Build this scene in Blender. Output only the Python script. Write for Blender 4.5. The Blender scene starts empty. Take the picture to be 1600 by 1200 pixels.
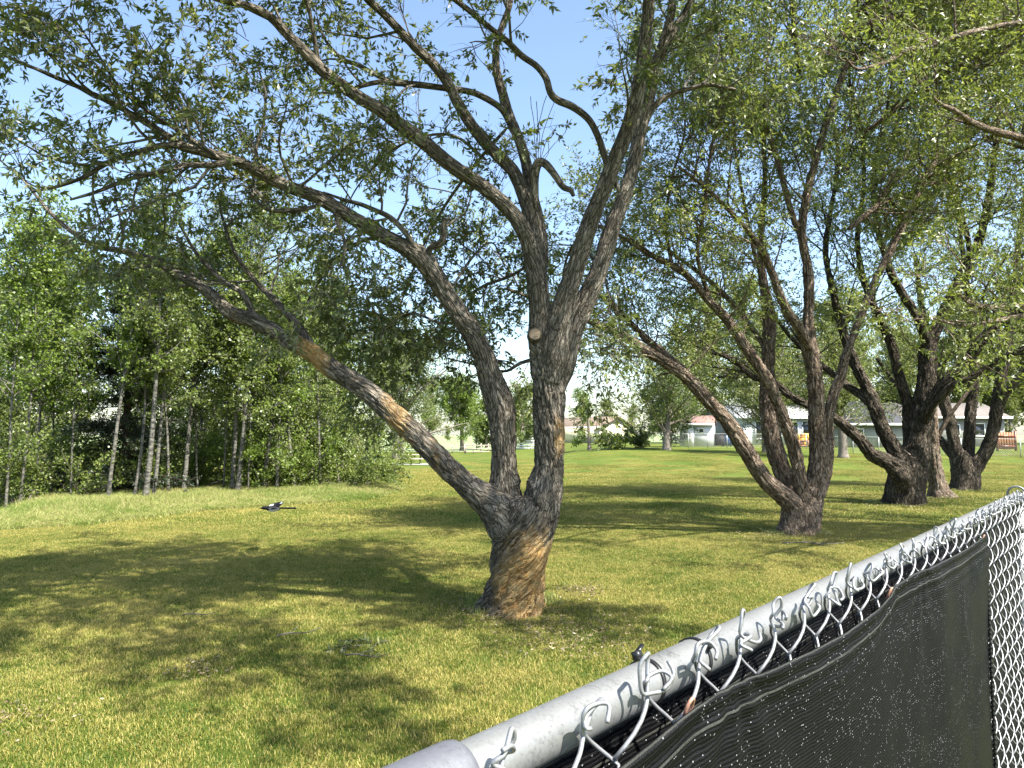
import bpy, math, random
import numpy as np
from mathutils import Vector

rng = np.random.default_rng(7)
random.seed(7)
SC = bpy.context.scene
COL = SC.collection

# ---------------------------------------------------------------- camera, sky, sun, exposure
F = 1155.0
PITCH = math.radians(3.96)
CAMZ = 1.75
cam_d = bpy.data.cameras.new('camera'); cam = bpy.data.objects.new('camera', cam_d); COL.objects.link(cam)
cam.location = (0, 0, CAMZ); cam.rotation_euler = (math.radians(90) + PITCH, 0, 0)
cam_d.sensor_width = 36; cam_d.lens = 36 * F / 1600; cam_d.clip_start = 0.05; cam_d.clip_end = 6000
SC.camera = cam

SUN_EL = math.radians(53); SUN_AZ = math.atan2(0.80, -0.60)      # azimuth from +Y towards +X
sun_dir = Vector((math.sin(SUN_AZ) * math.cos(SUN_EL), math.cos(SUN_AZ) * math.cos(SUN_EL), math.sin(SUN_EL)))
w = bpy.data.worlds.new('World'); SC.world = w; w.use_nodes = True
nt = w.node_tree; bg = nt.nodes['Background']
sky = nt.nodes.new('ShaderNodeTexSky'); sky.sky_type = 'NISHITA'; sky.sun_disc = False
sky.sun_elevation = SUN_EL; sky.sun_rotation = SUN_AZ; sky.air_density = 1.0; sky.dust_density = 1.1; sky.ozone_density = 1.2
nt.links.new(sky.outputs[0], bg.inputs[0]); bg.inputs[1].default_value = 0.108
sl = bpy.data.lights.new('sun', 'SUN'); sl.energy = 5.0; sl.angle = math.radians(0.53); sl.color = (1.0, 0.955, 0.88)
so = bpy.data.objects.new('sun', sl); COL.objects.link(so); so.rotation_euler = sun_dir.to_track_quat('Z', 'Y').to_euler()
so.location = (20, -15, 40)
vs = SC.view_settings
vs.view_transform = 'Standard'; vs.look = 'None'; vs.gamma = 1.0; vs.use_curve_mapping = False; vs.exposure = 1.72
SC.cycles.max_bounces = 8; SC.cycles.transparent_max_bounces = 12
SC.cycles.diffuse_bounces = 4

# ---------------------------------------------------------------- geometry helpers
def sst(x):
    x = np.clip(x, 0, 1); return x * x * (3 - 2 * x)

def terrain(x, y):
    x = np.asarray(x, float); y = np.asarray(y, float)
    z = 0.75 * sst((y - 30) / 35) * sst((x - 1) / 7)
    z = z - 0.45 * sst((y - 30) / 25) * sst((-x) / 6) * (1 - sst((y - 95) / 120))
    z = z + 1.0 * sst((y - 110) / 320)
    z = z - 0.06 * np.exp(-((x + 4) ** 2 + (y - 9) ** 2) / 30) * 0
    return z

CT, ST = math.cos(PITCH), math.sin(PITCH)
def P(px, py, Y):
    """world point seen at photo pixel (px,py) at distance Y ahead of the camera"""
    a = (px - 800) / F; b = (600 - py) / F
    dy = CT - b * ST; dz = ST + b * CT
    t = Y / dy
    return np.array([a * t, Y, CAMZ + dz * t])
def ZX(px, Y):
    return (px - 800) / F * Y
def G(px, py):
    """ground point under a photo pixel"""
    lo, hi = 1.5, 900.0
    ys = np.geomspace(lo, hi, 4000)
    a = (px - 800) / F; b = (600 - py) / F
    dy = CT - b * ST; dz = ST + b * CT
    t = ys / dy
    d = CAMZ + dz * t - terrain(a * t, ys)
    k = int(np.argmax(d < 0)) if (d < 0).any() else len(ys) - 1
    return np.array([a * t[k], ys[k], float(terrain(a * t[k], ys[k]))])

def nrm(v):
    return v / np.maximum(np.linalg.norm(v, axis=-1, keepdims=True), 1e-9)

_seed = np.uint32(0)
def hash3(i, j, k, s=0):
    h = (i.astype(np.int64) * 73856093) ^ (j.astype(np.int64) * 19349663) ^ (k.astype(np.int64) * 83492791) ^ (s * 2654435)
    h = (h ^ (h >> 13)) * 1274126177 & 0x7fffffff
    h = (h ^ (h >> 16)) * 69069 & 0x7fffffff
    return (h & 0xffffff) / float(0xffffff)
def vnoise(p, s=0):
    i = np.floor(p).astype(np.int64); f = p - i; f = f * f * (3 - 2 * f)
    out = 0
    for a in (0, 1):
        for b in (0, 1):
            for c in (0, 1):
                wgt = (f[..., 0] if a else 1 - f[..., 0]) * (f[..., 1] if b else 1 - f[..., 1]) * (f[..., 2] if c else 1 - f[..., 2])
                out = out + wgt * hash3(i[..., 0] + a, i[..., 1] + b, i[..., 2] + c, s)
    return out * 2 - 1
def voro(p, s=0):
    i = np.floor(p).astype(np.int64)
    f1 = np.full(p.shape[:-1], 9.0); f2 = f1.copy()
    for a in (-1, 0, 1):
        for b in (-1, 0, 1):
            for c in (-1, 0, 1):
                ci = i[..., 0] + a; cj = i[..., 1] + b; ck = i[..., 2] + c
                q = np.stack([ci + hash3(ci, cj, ck, s + 1), cj + hash3(ci, cj, ck, s + 2), ck + hash3(ci, cj, ck, s + 3)], -1)
                d = np.linalg.norm(q - p, axis=-1)
                f2 = np.where(d < f1, f1, np.minimum(f2, d)); f1 = np.minimum(f1, d)
    return f1, f2

def mesh_np(name, V, Fc, mat, parent=None, smooth=False, attrs=None):
    """V (n,3); Fc list of (m,k) index arrays"""
    me = bpy.data.meshes.new(name)
    V = np.asarray(V, np.float32)
    me.vertices.add(len(V)); me.vertices.foreach_set('co', V.ravel())
    if not isinstance(Fc, (list, tuple)): Fc = [Fc]
    nl = sum(f.size for f in Fc); npoly = sum(len(f) for f in Fc)
    me.loops.add(nl); me.loops.foreach_set('vertex_index', np.concatenate([f.ravel() for f in Fc]).astype(np.int32))
    me.polygons.add(npoly)
    st = np.concatenate([np.full(len(f), f.shape[1]) for f in Fc]); st = np.concatenate([[0], np.cumsum(st)[:-1]])
    me.polygons.foreach_set('loop_start', st.astype(np.int32))
    if smooth: me.polygons.foreach_set('use_smooth', np.ones(npoly, bool))
    for an, (dom, typ, data) in (attrs or {}).items():
        at = me.attributes.new(an, typ, dom)
        at.data.foreach_set('vector' if typ == 'FLOAT_VECTOR' else 'value', np.asarray(data, np.float32).ravel())
    me.update(calc_edges=True)
    if mat is not None: me.materials.append(mat)
    o = bpy.data.objects.new(name, me); COL.objects.link(o)
    if parent is not None: o.parent = parent
    return o

def tag(o, label=None, cat=None, group=None, kind=None):
    if label: o['label'] = label
    if cat: o['category'] = cat
    if group: o['group'] = group
    if kind: o['kind'] = kind
    return o

def empty(name, loc=(0, 0, 0), rz=0.0):
    o = bpy.data.objects.new(name, None); COL.objects.link(o); o.location = tuple(float(c) for c in loc); o.rotation_euler = (0, 0, rz)
    o.empty_display_size = 0.2
    return o

class MB:
    def __init__(s): s.V = []; s.F4 = []; s.F3 = []; s.n = 0
    def add(s, V, F4=None, F3=None):
        V = np.asarray(V, float).reshape(-1, 3)
        if F4 is not None and len(F4): s.F4.append(np.asarray(F4) + s.n)
        if F3 is not None and len(F3): s.F3.append(np.asarray(F3) + s.n)
        s.V.append(V); s.n += len(V); return s
    def box(s, c, d, ang=0.0, ux=None):
        c = np.asarray(c, float); h = np.asarray(d, float) / 2
        v = np.array([[x, y, z] for z in (-1, 1) for y in (-1, 1) for x in (-1, 1)]) * h
        if ang:
            ca, sa = math.cos(ang), math.sin(ang); v = np.stack([v[:, 0] * ca - v[:, 1] * sa, v[:, 0] * sa + v[:, 1] * ca, v[:, 2]], 1)
        f = [[0, 2, 3, 1], [4, 5, 7, 6], [0, 1, 5, 4], [2, 6, 7, 3], [0, 4, 6, 2], [1, 3, 7, 5]]
        return s.add(v + c, f)
    def bar(s, a, b, wd, th=None, up=(0, 0, 1)):
        a = np.asarray(a, float); b = np.asarray(b, float); t = nrm(b - a); th = th or wd
        u = np.asarray(up, float)
        if abs(t @ u) > .95: u = np.array([1., 0, 0])
        x = nrm(np.cross(t, u)); y = np.cross(x, t)
        v = np.array([p + sx * x * wd / 2 + sy * y * th / 2 for p in (a, b) for sy in (-1, 1) for sx in (-1, 1)])
        f = [[0, 2, 3, 1], [4, 5, 7, 6], [0, 1, 5, 4], [2, 6, 7, 3], [0, 4, 6, 2], [1, 3, 7, 5]]
        return s.add(v, f)
    def poly(s, pts, f): return s.add(pts, np.array([f]) if len(f) == 4 else None, np.array([f]) if len(f) == 3 else None)
    def tube(s, path, rad, sides=8):
        V, Q, _ = tube(np.asarray(path, float), rad, sides); return s.add(V, Q)
    def build(s, name, mat, parent=None, smooth=False):
        Fc = []
        if s.F4: Fc.append(np.concatenate(s.F4))
        if s.F3: Fc.append(np.concatenate(s.F3))
        return mesh_np(name, np.concatenate(s.V), Fc, mat, parent, smooth)

def frames(pts):
    T = nrm(np.gradient(pts, axis=0)); K = len(pts)
    U = np.zeros((K, 3)); ref = np.array([1., 0, 0]) if abs(T[0, 0]) < .8 else np.array([0., 1, 0])
    U[0] = nrm(ref - T[0] * (ref @ T[0]))
    for k in range(1, K):
        u = U[k - 1] - T[k] * (U[k - 1] @ T[k]); U[k] = nrm(u)
    return T, U, np.cross(T, U)

def tube(pts, rad, sides, closed_end=True, rmod=None):
    pts = np.asarray(pts, float); K = len(pts); rad = np.broadcast_to(np.asarray(rad, float), (K,)).copy()
    T, U, W = frames(pts)
    th = np.arange(sides) / sides * 2 * np.pi
    if closed_end:
        pts = np.vstack([pts[:1], pts, pts[-1:] ]); rad = np.concatenate([[rad[0] * .02], rad, [rad[-1] * .02]])
        T = np.vstack([T[:1], T, T[-1:]]); U = np.vstack([U[:1], U, U[-1:]]); W = np.vstack([W[:1], W, W[-1:]]); K += 2
    L = np.concatenate([[0], np.cumsum(np.linalg.norm(np.diff(pts, axis=0), axis=1))])
    R = np.repeat(rad[:, None], sides, 1)
    if rmod is not None: R = rmod(th[None, :], L[:, None], R)
    N = np.cos(th)[None, :, None] * U[:, None] + np.sin(th)[None, :, None] * W[:, None]
    V = pts[:, None] + N * R[..., None]
    rr = R.mean(1)[:, None]
    bco = np.stack([np.cos(th)[None] * rr, np.sin(th)[None] * rr, np.repeat(L[:, None], sides, 1)], -1)
    i = np.arange(K - 1)[:, None] * sides; j = np.arange(sides)[None]; j2 = (j + 1) % sides
    Q = np.stack([i + j, i + j2, i + sides + j2, i + sides + j], -1).reshape(-1, 4)
    return V.reshape(-1, 3), Q, bco.reshape(-1, 3)

def tubes(Pts, R, sides):
    """batch of thin branches (N,K,3),(N,K)"""
    N, K, _ = Pts.shape
    T = nrm(np.gradient(Pts, axis=1))
    m = nrm(T.mean(1)); ref = np.where(np.abs(m[:, 2:3]) < .75, np.array([[0., 0, 1]]), np.array([[1., 0, 0]]))[:, None]
    U = nrm(np.cross(T, ref)); W = np.cross(T, U)
    th = np.arange(sides) / sides * 2 * np.pi
    Nn = np.cos(th)[None, None, :, None] * U[:, :, None] + np.sin(th)[None, None, :, None] * W[:, :, None]
    V = Pts[:, :, None] + Nn * R[:, :, None, None]
    L = np.concatenate([np.zeros((N, 1)), np.cumsum(np.linalg.norm(np.diff(Pts, axis=1), axis=2), 1)], 1)
    off = (np.arange(N) * 1.7)[:, None]
    bco = np.stack([np.cos(th)[None, None] * R[:, :, None], np.sin(th)[None, None] * R[:, :, None], np.repeat((L + off)[:, :, None], sides, 2)], -1)
    b = (np.arange(N) * K * sides)[:, None, None]; i = (np.arange(K - 1) * sides)[None, :, None]; j = np.arange(sides)[None, None]; j2 = (j + 1) % sides
    Q = np.stack([b + i + j, b + i + j2, b + i + sides + j2, b + i + sides + j], -1).reshape(-1, 4)
    return V.reshape(-1, 3), Q, bco.reshape(-1, 3)

def crom(pts, n):
    """smooth resample of control rows to n rows (centripetal-ish by index length)"""
    pts = np.asarray(pts, float)
    d = np.linalg.norm(np.diff(pts[:, :3], axis=0), axis=1); s = np.concatenate([[0], np.cumsum(d)])
    p = np.vstack([2 * pts[0] - pts[1], pts, 2 * pts[-1] - pts[-2]])
    t = np.linspace(0, s[-1], n); k = np.clip(np.searchsorted(s, t, side='right') - 1, 0, len(d) - 1)
    u = ((t - s[k]) / d[k])[:, None]
    a, b, c, e = p[k], p[k + 1], p[k + 2], p[k + 3]
    # finite-difference tangents scaled by segment length
    sp = np.concatenate([[s[0] - d[0]], s, [s[-1] + d[-1]]])
    m1 = (c - a) / (sp[k + 2] - sp[k])[:, None] * d[k][:, None]; m2 = (e - b) / (sp[k + 3] - sp[k + 1])[:, None] * d[k][:, None]
    u2, u3 = u * u, u * u * u
    return (2 * u3 - 3 * u2 + 1) * b + (u3 - 2 * u2 + u) * m1 + (-2 * u3 + 3 * u2) * c + (u3 - u2) * m2

def grow(S, D, L, K, wander, trop, rg):
    N = len(S); Pt = np.zeros((N, K, 3)); Pt[:, 0] = S; d = nrm(D); st = (L / (K - 1))[:, None]; trop = np.asarray(trop, float)
    for k in range(1, K):
        d = nrm(d + wander * rg.normal(size=(N, 3)) + trop); Pt[:, k] = Pt[:, k - 1] + d * st
    return Pt

def spawn(Pt, cnt, t0, t1, a0, a1, rg, even=True):
    """cnt int array per parent -> start, dir, t, parent index"""
    N, K, _ = Pt.shape
    cnt = np.broadcast_to(cnt, (N,)).astype(int); idx = np.repeat(np.arange(N), cnt)
    n = len(idx); t = t0 + (t1 - t0) * rg.random(n)
    f = t * (K - 1); k = np.minimum(f.astype(int), K - 2); u = (f - k)[:, None]
    A = Pt[idx, k]; B = Pt[idx, k + 1]; S = A * (1 - u) + B * u; T = nrm(B - A)
    q = rg.normal(size=(n, 3)); q = nrm(q - T * (q * T).sum(1, keepdims=True))
    a = (a0 + (a1 - a0) * rg.random(n))[:, None]
    return S, nrm(np.cos(a) * T + np.sin(a) * q), t, idx

def leafset(S, D, ln, wd, rg, curl=0.25, six=False):
    """S bases, D directions -> folded leaves"""
    N = len(S); L = (ln * rg.uniform(.6, 1.15, N))[:, None]; Wd = (wd * rg.uniform(.75, 1.15, N))[:, None]
    D = nrm(D); q = rg.normal(size=(N, 3)); B = nrm(np.cross(D, q)); Nn = np.cross(B, D)
    tip = S + D * L - Nn * L * curl * rg.random((N, 1))
    if six:
        m1 = S + D * L * .33; m2 = S + D * L * .68 - Nn * L * .06
        V = np.stack([S, m1 + B * Wd * .5 + Nn * Wd * .2, m2 + B * Wd * .36 + Nn * Wd * .15, tip, m2 - B * Wd * .36 + Nn * Wd * .15, m1 - B * Wd * .5 + Nn * Wd * .2], 1)
        b = (np.arange(N) * 6)[:, None]
        Q = np.concatenate([b + np.array([[0, 1, 2, 3]]), b + np.array([[0, 3, 4, 5]])], 1).reshape(-1, 4)
        return V.reshape(-1, 3), Q, np.repeat(rg.random(N), 2)
    mid = S + D * L * .42
    V = np.stack([S, mid + B * Wd * .5 + Nn * Wd * .2, tip, mid - B * Wd * .5 + Nn * Wd * .2], 1)
    Q = (np.arange(N) * 4)[:, None] + np.array([[0, 1, 2, 3]])
    return V.reshape(-1, 3), Q, rg.random(N)

def leafmesh(name, S, D, ln, wd, mat, parent, rg, six=False, curl=.25):
    V, Q, r = leafset(S, D, ln, wd, rg, curl, six)
    o = mesh_np(name, V - np.array(parent.location) if parent is not None else V, [Q], mat, parent, False, {'rnd': ('FACE', 'FLOAT', r)})
    o['kind'] = 'stuff'
    return o

# ---------------------------------------------------------------- materials
def newmat(name):
    m = bpy.data.materials.new(name); m.use_nodes = True; return m, m.node_tree, m.node_tree.nodes['Principled BSDF']
def N_(nt, t, **kw):
    n = nt.nodes.new(t)
    for k, v in kw.items():
        if k.startswith('_'): setattr(n, k[1:], v)
    return n
def ramp(nt, fac, stops):
    r = nt.nodes.new('ShaderNodeValToRGB'); e = r.color_ramp.elements
    while len(e) < len(stops): e.new(0.5)
    for q, (p, c) in zip(e, stops): q.position = p; q.color = (*c, 1)
    nt.links.new(fac, r.inputs[0]); return r.outputs[0]
def noise(nt, vec, scale, det=3, rough=.5, dist=0):
    n = nt.nodes.new('ShaderNodeTexNoise'); n.inputs['Scale'].default_value = scale; n.inputs['Detail'].default_value = det
    n.inputs['Roughness'].default_value = rough; n.inputs['Distortion'].default_value = dist
    if vec is not None: nt.links.new(vec, n.inputs['Vector'])
    return n.outputs[0]
def mixc(nt, fac, a, b, mode='MIX'):
    m = nt.nodes.new('ShaderNodeMix'); m.data_type = 'RGBA'; m.blend_type = mode
    for s, v in ((0, fac), (6, a), (7, b)):
        if isinstance(v, (int, float)): m.inputs[s].default_value = v
        elif isinstance(v, tuple): m.inputs[s].default_value = (*v, 1)
        else: nt.links.new(v, m.inputs[s])
    return m.outputs[2]
def maths(nt, op, a, b=None, c=None):
    m = nt.nodes.new('ShaderNodeMath'); m.operation = op
    for k, v in enumerate((a, b, c)):
        if v is None: continue
        if isinstance(v, (int, float)): m.inputs[k].default_value = v
        else: nt.links.new(v, m.inputs[k])
    return m.outputs[0]
def mapping(nt, vec, scale=(1, 1, 1), rot=(0, 0, 0)):
    m = nt.nodes.new('ShaderNodeMapping'); m.inputs['Scale'].default_value = scale; m.inputs['Rotation'].default_value = rot
    nt.links.new(vec, m.inputs['Vector']); return m.outputs[0]
def bump(nt, h, strength, dist, bsdf, prev=None):
    b = nt.nodes.new('ShaderNodeBump'); b.inputs['Strength'].default_value = strength; b.inputs['Distance'].default_value = dist
    nt.links.new(h, b.inputs['Height'])
    if prev is not None: nt.links.new(prev, b.inputs['Normal'])
    nt.links.new(b.outputs[0], bsdf.inputs['Normal']); return b.outputs[0]

def simple(name, col, rough=.7, metal=0.0, var=.12, scale=6.0, bumpd=0.0, spec=.5):
    m, t, b = newmat(name); g = t.nodes.new('ShaderNodeNewGeometry')
    n = noise(t, g.outputs['Position'], scale, 4, .6)
    c = ramp(t, n, [(.3, tuple(x * (1 - var) for x in col)), (.7, tuple(min(1, x * (1 + var)) for x in col))])
    t.links.new(c, b.inputs['Base Color']); b.inputs['Roughness'].default_value = rough; b.inputs['Metallic'].default_value = metal
    b.inputs['Specular IOR Level'].default_value = spec
    if bumpd: bump(t, noise(t, g.outputs['Position'], scale * 4, 4, .6), 1, bumpd, b)
    return m

def leafmat(name, stops, trans=.40, rough=.42, spec=.35, tcol=(1.25, 1.35, .55)):
    m, t, b = newmat(name)
    a = t.nodes.new('ShaderNodeAttribute'); a.attribute_name = 'rnd'
    g = t.nodes.new('ShaderNodeNewGeometry')
    n = noise(t, g.outputs['Position'], 1.3, 2)
    f = maths(t, 'ADD', maths(t, 'MULTIPLY', a.outputs['Fac'], .62), maths(t, 'MULTIPLY', n, .42))
    c = ramp(t, f, stops)
    t.links.new(c, b.inputs['Base Color']); b.inputs['Roughness'].default_value = rough; b.inputs['Specular IOR Level'].default_value = spec
    tr = t.nodes.new('ShaderNodeBsdfTranslucent'); t.links.new(mixc(t, 1.0, c, tcol, 'MULTIPLY'), tr.inputs[0])
    mx = t.nodes.new('ShaderNodeMixShader'); mx.inputs[0].default_value = trans
    t.links.new(b.outputs[0], mx.inputs[1]); t.links.new(tr.outputs[0], mx.inputs[2])
    t.links.new(mx.outputs[0], t.nodes['Material Output'].inputs[0]); return m

LEAF_HERO = leafmat('willow_leaf', [(.1, (.07, .098, .036)), (.45, (.125, .155, .055)), (.75, (.20, .225, .09)), (.97, (.33, .29, .12))], rough=.38, spec=.5)
LEAF_WIL2 = leafmat('willow_leaf_olive', [(.1, (.085, .11, .032)), (.5, (.155, .185, .055)), (.9, (.28, .29, .115))], rough=.4, spec=.5)
LEAF_ASP = leafmat('aspen_leaf', [(.1, (.07, .105, .024)), (.5, (.135, .18, .042)), (.9, (.24, .28, .08))], rough=.4, spec=.5)
LEAF_LIME = leafmat('bright_leaf', [(.1, (.09, .13, .025)), (.5, (.14, .20, .04)), (.9, (.22, .28, .07))])
LEAF_FAR = leafmat('far_leaf', [(.1, (.08, .11, .035)), (.5, (.13, .175, .055)), (.9, (.20, .235, .09))])
LEAF_SPR = leafmat('spruce_needle', [(.1, (.012, .022, .010)), (.6, (.025, .042, .02)), (.95, (.05, .07, .035))], trans=.08)

def barkmat(name, cols, scale=1.0, bd=.012, lichen=None, stretch=.2, pale=None):
    m, t, b = newmat(name)
    a = t.nodes.new('ShaderNodeAttribute'); a.attribute_name = 'bco'
    v = mapping(t, a.outputs['Vector'], (scale, scale, scale * stretch))
    g = t.nodes.new('ShaderNodeNewGeometry')
    wn = t.nodes.new('ShaderNodeTexNoise'); wn.inputs['Scale'].default_value = 11; wn.inputs['Detail'].default_value = 3; t.links.new(v, wn.inputs['Vector'])
    wv = t.nodes.new('ShaderNodeVectorMath'); wv.operation = 'MULTIPLY_ADD'; t.links.new(wn.outputs[1], wv.inputs[0]); wv.inputs[1].default_value = (.11, .11, .11); t.links.new(v, wv.inputs[2])
    def crack(sc, k):
        vo = t.nodes.new('ShaderNodeTexVoronoi'); vo.feature = 'DISTANCE_TO_EDGE'; vo.inputs['Scale'].default_value = sc; t.links.new(wv.outputs[0], vo.inputs['Vector']); return maths(t, 'MINIMUM', maths(t, 'MULTIPLY', vo.outputs[0], k), 1.0)
    vc = t.nodes.new('ShaderNodeTexVoronoi'); vc.inputs['Scale'].default_value = 30; t.links.new(wv.outputs[0], vc.inputs['Vector']); sp = t.nodes.new('ShaderNodeSeparateColor'); t.links.new(vc.outputs['Color'], sp.inputs[0])
    edge = maths(t, 'MULTIPLY', crack(30, 8.0), maths(t, 'ADD', maths(t, 'MULTIPLY', crack(62, 6.0), .5), .5))
    fine = noise(t, v, 60, 5, .65)
    big = noise(t, g.outputs['Position'], 3.5, 4, .6)
    c = ramp(t, maths(t, 'ADD', maths(t, 'ADD', maths(t, 'MULTIPLY', fine, .5), maths(t, 'MULTIPLY', sp.outputs[0], .22)), maths(t, 'MULTIPLY', big, .35)), [(.3, cols[0]), (.52, cols[1]), (.75, cols[2])])
    c = mixc(t, maths(t, 'MULTIPLY', maths(t, 'SUBTRACT', 1.0, edge), .95), c, tuple(x * .28 for x in cols[0]))
    if lichen:
        la = t.nodes.new('ShaderNodeAttribute'); la.attribute_name = 'lic'
        ln = noise(t, g.outputs['Position'], 7, 5, .7)
        lf = ramp(t, maths(t, 'ADD', maths(t, 'MULTIPLY', la.outputs['Fac'], .75), maths(t, 'MULTIPLY', ln, .5)), [(.5, (0, 0, 0)), (.72, (1, 1, 1))])
        lc = ramp(t, noise(t, g.outputs['Position'], 16, 3, .6), [(.3, lichen[0]), (.7, lichen[1])])
        c = mixc(t, maths(t, 'MULTIPLY', lf, .7), c, lc)
    t.links.new(c, b.inputs['Base Color']); b.inputs['Roughness'].default_value = .9; b.inputs['Specular IOR Level'].default_value = .15
    h = maths(t, 'ADD', maths(t, 'MULTIPLY', edge, 1.0), maths(t, 'MULTIPLY', fine, .6))
    bump(t, h, 1.0, bd, b); return m

BARK_HERO = barkmat('grey_fissured_bark', [(.095, .080, .058), (.19, .165, .128), (.36, .32, .26)], 1.0, .013, lichen=[(.42, .21, .05), (.52, .38, .16)])
BARK_RED = barkmat('red_brown_bark', [(.115, .080, .056), (.25, .19, .138), (.45, .375, .29)], .9, .020)
BARK_DARK = barkmat('dark_bark', [(.045, .036, .026), (.10, .082, .06), (.21, .172, .13)], .65, .03)
BARK_TWIG = barkmat('twig_bark', [(.10, .088, .07), (.17, .152, .125), (.27, .245, .21)], 1.5, .002)
BARK_FAR = simple('far_bark', (.17, .145, .115), .9, var=.3, scale=8)
def aspen_bark():
    m, t, b = newmat('aspen_bark'); a = t.nodes.new('ShaderNodeAttribute'); a.attribute_name = 'bco'
    v = mapping(t, a.outputs['Vector'], (1, 1, 2.6)); n = noise(t, v, 7, 5, .7)
    c = ramp(t, n, [(.40, (.03, .027, .022)), (.52, (.11, .105, .085)), (.66, (.20, .195, .16)), (.85, (.36, .35, .29))])
    t.links.new(c, b.inputs['Base Color']); b.inputs['Roughness'].default_value = .8; bump(t, n, .6, .01, b); return m
BARK_ASP = aspen_bark()
# ---------------------------------------------------------------- ground
def lawnmat():
    m, t, b = newmat('lawn'); g = t.nodes.new('ShaderNodeNewGeometry'); p = g.outputs['Position']
    big = noise(t, p, .35, 4, .6); med = noise(t, p, 2.2, 5, .65); fine = noise(t, p, 55, 4, .7)
    f = maths(t, 'ADD', maths(t, 'MULTIPLY', big, .45), maths(t, 'ADD', maths(t, 'MULTIPLY', med, .35), maths(t, 'MULTIPLY', fine, .2)))
    c = ramp(t, f, [(.36, (.045, .085, .012)), (.5, (.092, .12, .019)), (.62, (.16, .16, .035))])
    t.links.new(c, b.inputs['Base Color']); b.inputs['Roughness'].default_value = .9; b.inputs['Specular IOR Level'].default_value = .1
    bump(t, maths(t, 'ADD', fine, maths(t, 'MULTIPLY', med, .6)), 1, .03, b); return m
def grassmat(name, lo, mid, hi, dry, trans=.3):
    m, t, b = newmat(name); g = t.nodes.new('ShaderNodeNewGeometry'); p = g.outputs['Position']
    big = noise(t, p, .35, 4, .6); med = maths(t, 'ADD', maths(t, 'MULTIPLY', noise(t, p, 2.2, 5, .65), .62), maths(t, 'MULTIPLY', noise(t, p, 9, 4, .7), .5))
    a = t.nodes.new('ShaderNodeAttribute'); a.attribute_name = 'rnd'
    f = maths(t, 'ADD', maths(t, 'MULTIPLY', big, .52), maths(t, 'ADD', maths(t, 'MULTIPLY', med, .52), maths(t, 'MULTIPLY', a.outputs['Fac'], .34)))
    f = maths(t, 'SUBTRACT', f, .13); c = ramp(t, f, [(.35, lo), (.47, mid), (.58, hi), (.68, dry)])
    t.links.new(c, b.inputs['Base Color']); b.inputs['Roughness'].default_value = .55; b.inputs['Specular IOR Level'].default_value = .3
    tr = t.nodes.new('ShaderNodeBsdfTranslucent'); t.links.new(c, tr.inputs[0]); mx = t.nodes.new('ShaderNodeMixShader'); mx.inputs[0].default_value = trans
    t.links.new(b.outputs[0], mx.inputs[1]); t.links.new(tr.outputs[0], mx.inputs[2]); t.links.new(mx.outputs[0], t.nodes['Material Output'].inputs[0]); return m
LAWN = lawnmat()
GRASS = grassmat('grass_blade', (.032, .092, .009), (.095, .145, .018), (.225, .225, .033), (.44, .37, .12))
TALL = grassmat('tall_grass_blade', (.07, .15, .018), (.135, .21, .03), (.23, .28, .055), (.42, .39, .16))
FIELD = simple('pasture', (.20, .25, .10), .9, var=.18, scale=.03)

def gridsheet(name, xs, ys, mat, dz=0.0, kind='structure', rough=0.0):
    X, Y = np.meshgrid(xs, ys); Z = terrain(X, Y) + dz
    if rough:
        p = np.stack([X * .9, Y * .9, X * 0], -1); Z = Z + rough * vnoise(p, 5) * (Y < 60)
    n, m = X.shape; i = np.arange(n - 1)[:, None] * m; j = np.arange(m - 1)[None]
    Q = np.stack([i + j, i + j + 1, i + m + j + 1, i + m + j], -1).reshape(-1, 4)
    o = mesh_np(name, np.stack([X, Y, Z], -1).reshape(-1, 3), [Q], mat, None, True); o['kind'] = kind; return o
sx = np.linspace(-1, 1, 131); xs = np.sinh(sx * 6) / np.sinh(6) * 1500
ys = np.concatenate([np.linspace(-30, 120, 140), np.geomspace(122, 4500, 90)])
o = gridsheet('lawn', xs, ys, LAWN, -.012); o['label'] = 'mown yellow green park lawn with dry patches'
xs2 = np.linspace(-1, 1, 121); xs2 = np.sinh(xs2 * 5) / np.sinh(5) * 1500
o = gridsheet('field', xs2, np.geomspace(97, 4400, 100), FIELD, .03); o['label'] = 'pale green pasture beyond the park'

def blade_tile(name, n, size, h0, h1, wd, mat, rg, lean=.45):
    x = rg.uniform(-size / 2, size / 2, (n, 2)); h = rg.uniform(h0, h1, n); az = rg.uniform(0, 6.283, n); la = rg.uniform(0, 6.283, n); ln = h * rg.uniform(0, 1, n) * lean
    B = np.stack([np.cos(az), np.sin(az), 0 * az], -1) * wd / 2; S = np.stack([x[:, 0], x[:, 1], 0 * h - .006], -1)
    Ld = np.stack([np.cos(la), np.sin(la), 0 * la], -1)
    M = S + Ld * (ln * .3)[:, None] + np.array([0, 0, 1]) * (h * .6)[:, None]; T = S + Ld * ln[:, None] + np.array([0, 0, 1]) * (h * (1 - .12 * lean))[:, None]
    V = np.stack([S - B, S + B, M + B * .75, M - B * .75, T], 1).reshape(-1, 3); b = (np.arange(n) * 5)[:, None]
    o = mesh_np(name, V, [b + np.array([[0, 1, 2, 3]]), b + np.array([[3, 2, 4]])], mat, None, False, {'rnd': ('FACE', 'FLOAT', np.tile(rg.random(n), 2))})
    COL.objects.unlink(o); return o
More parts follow.
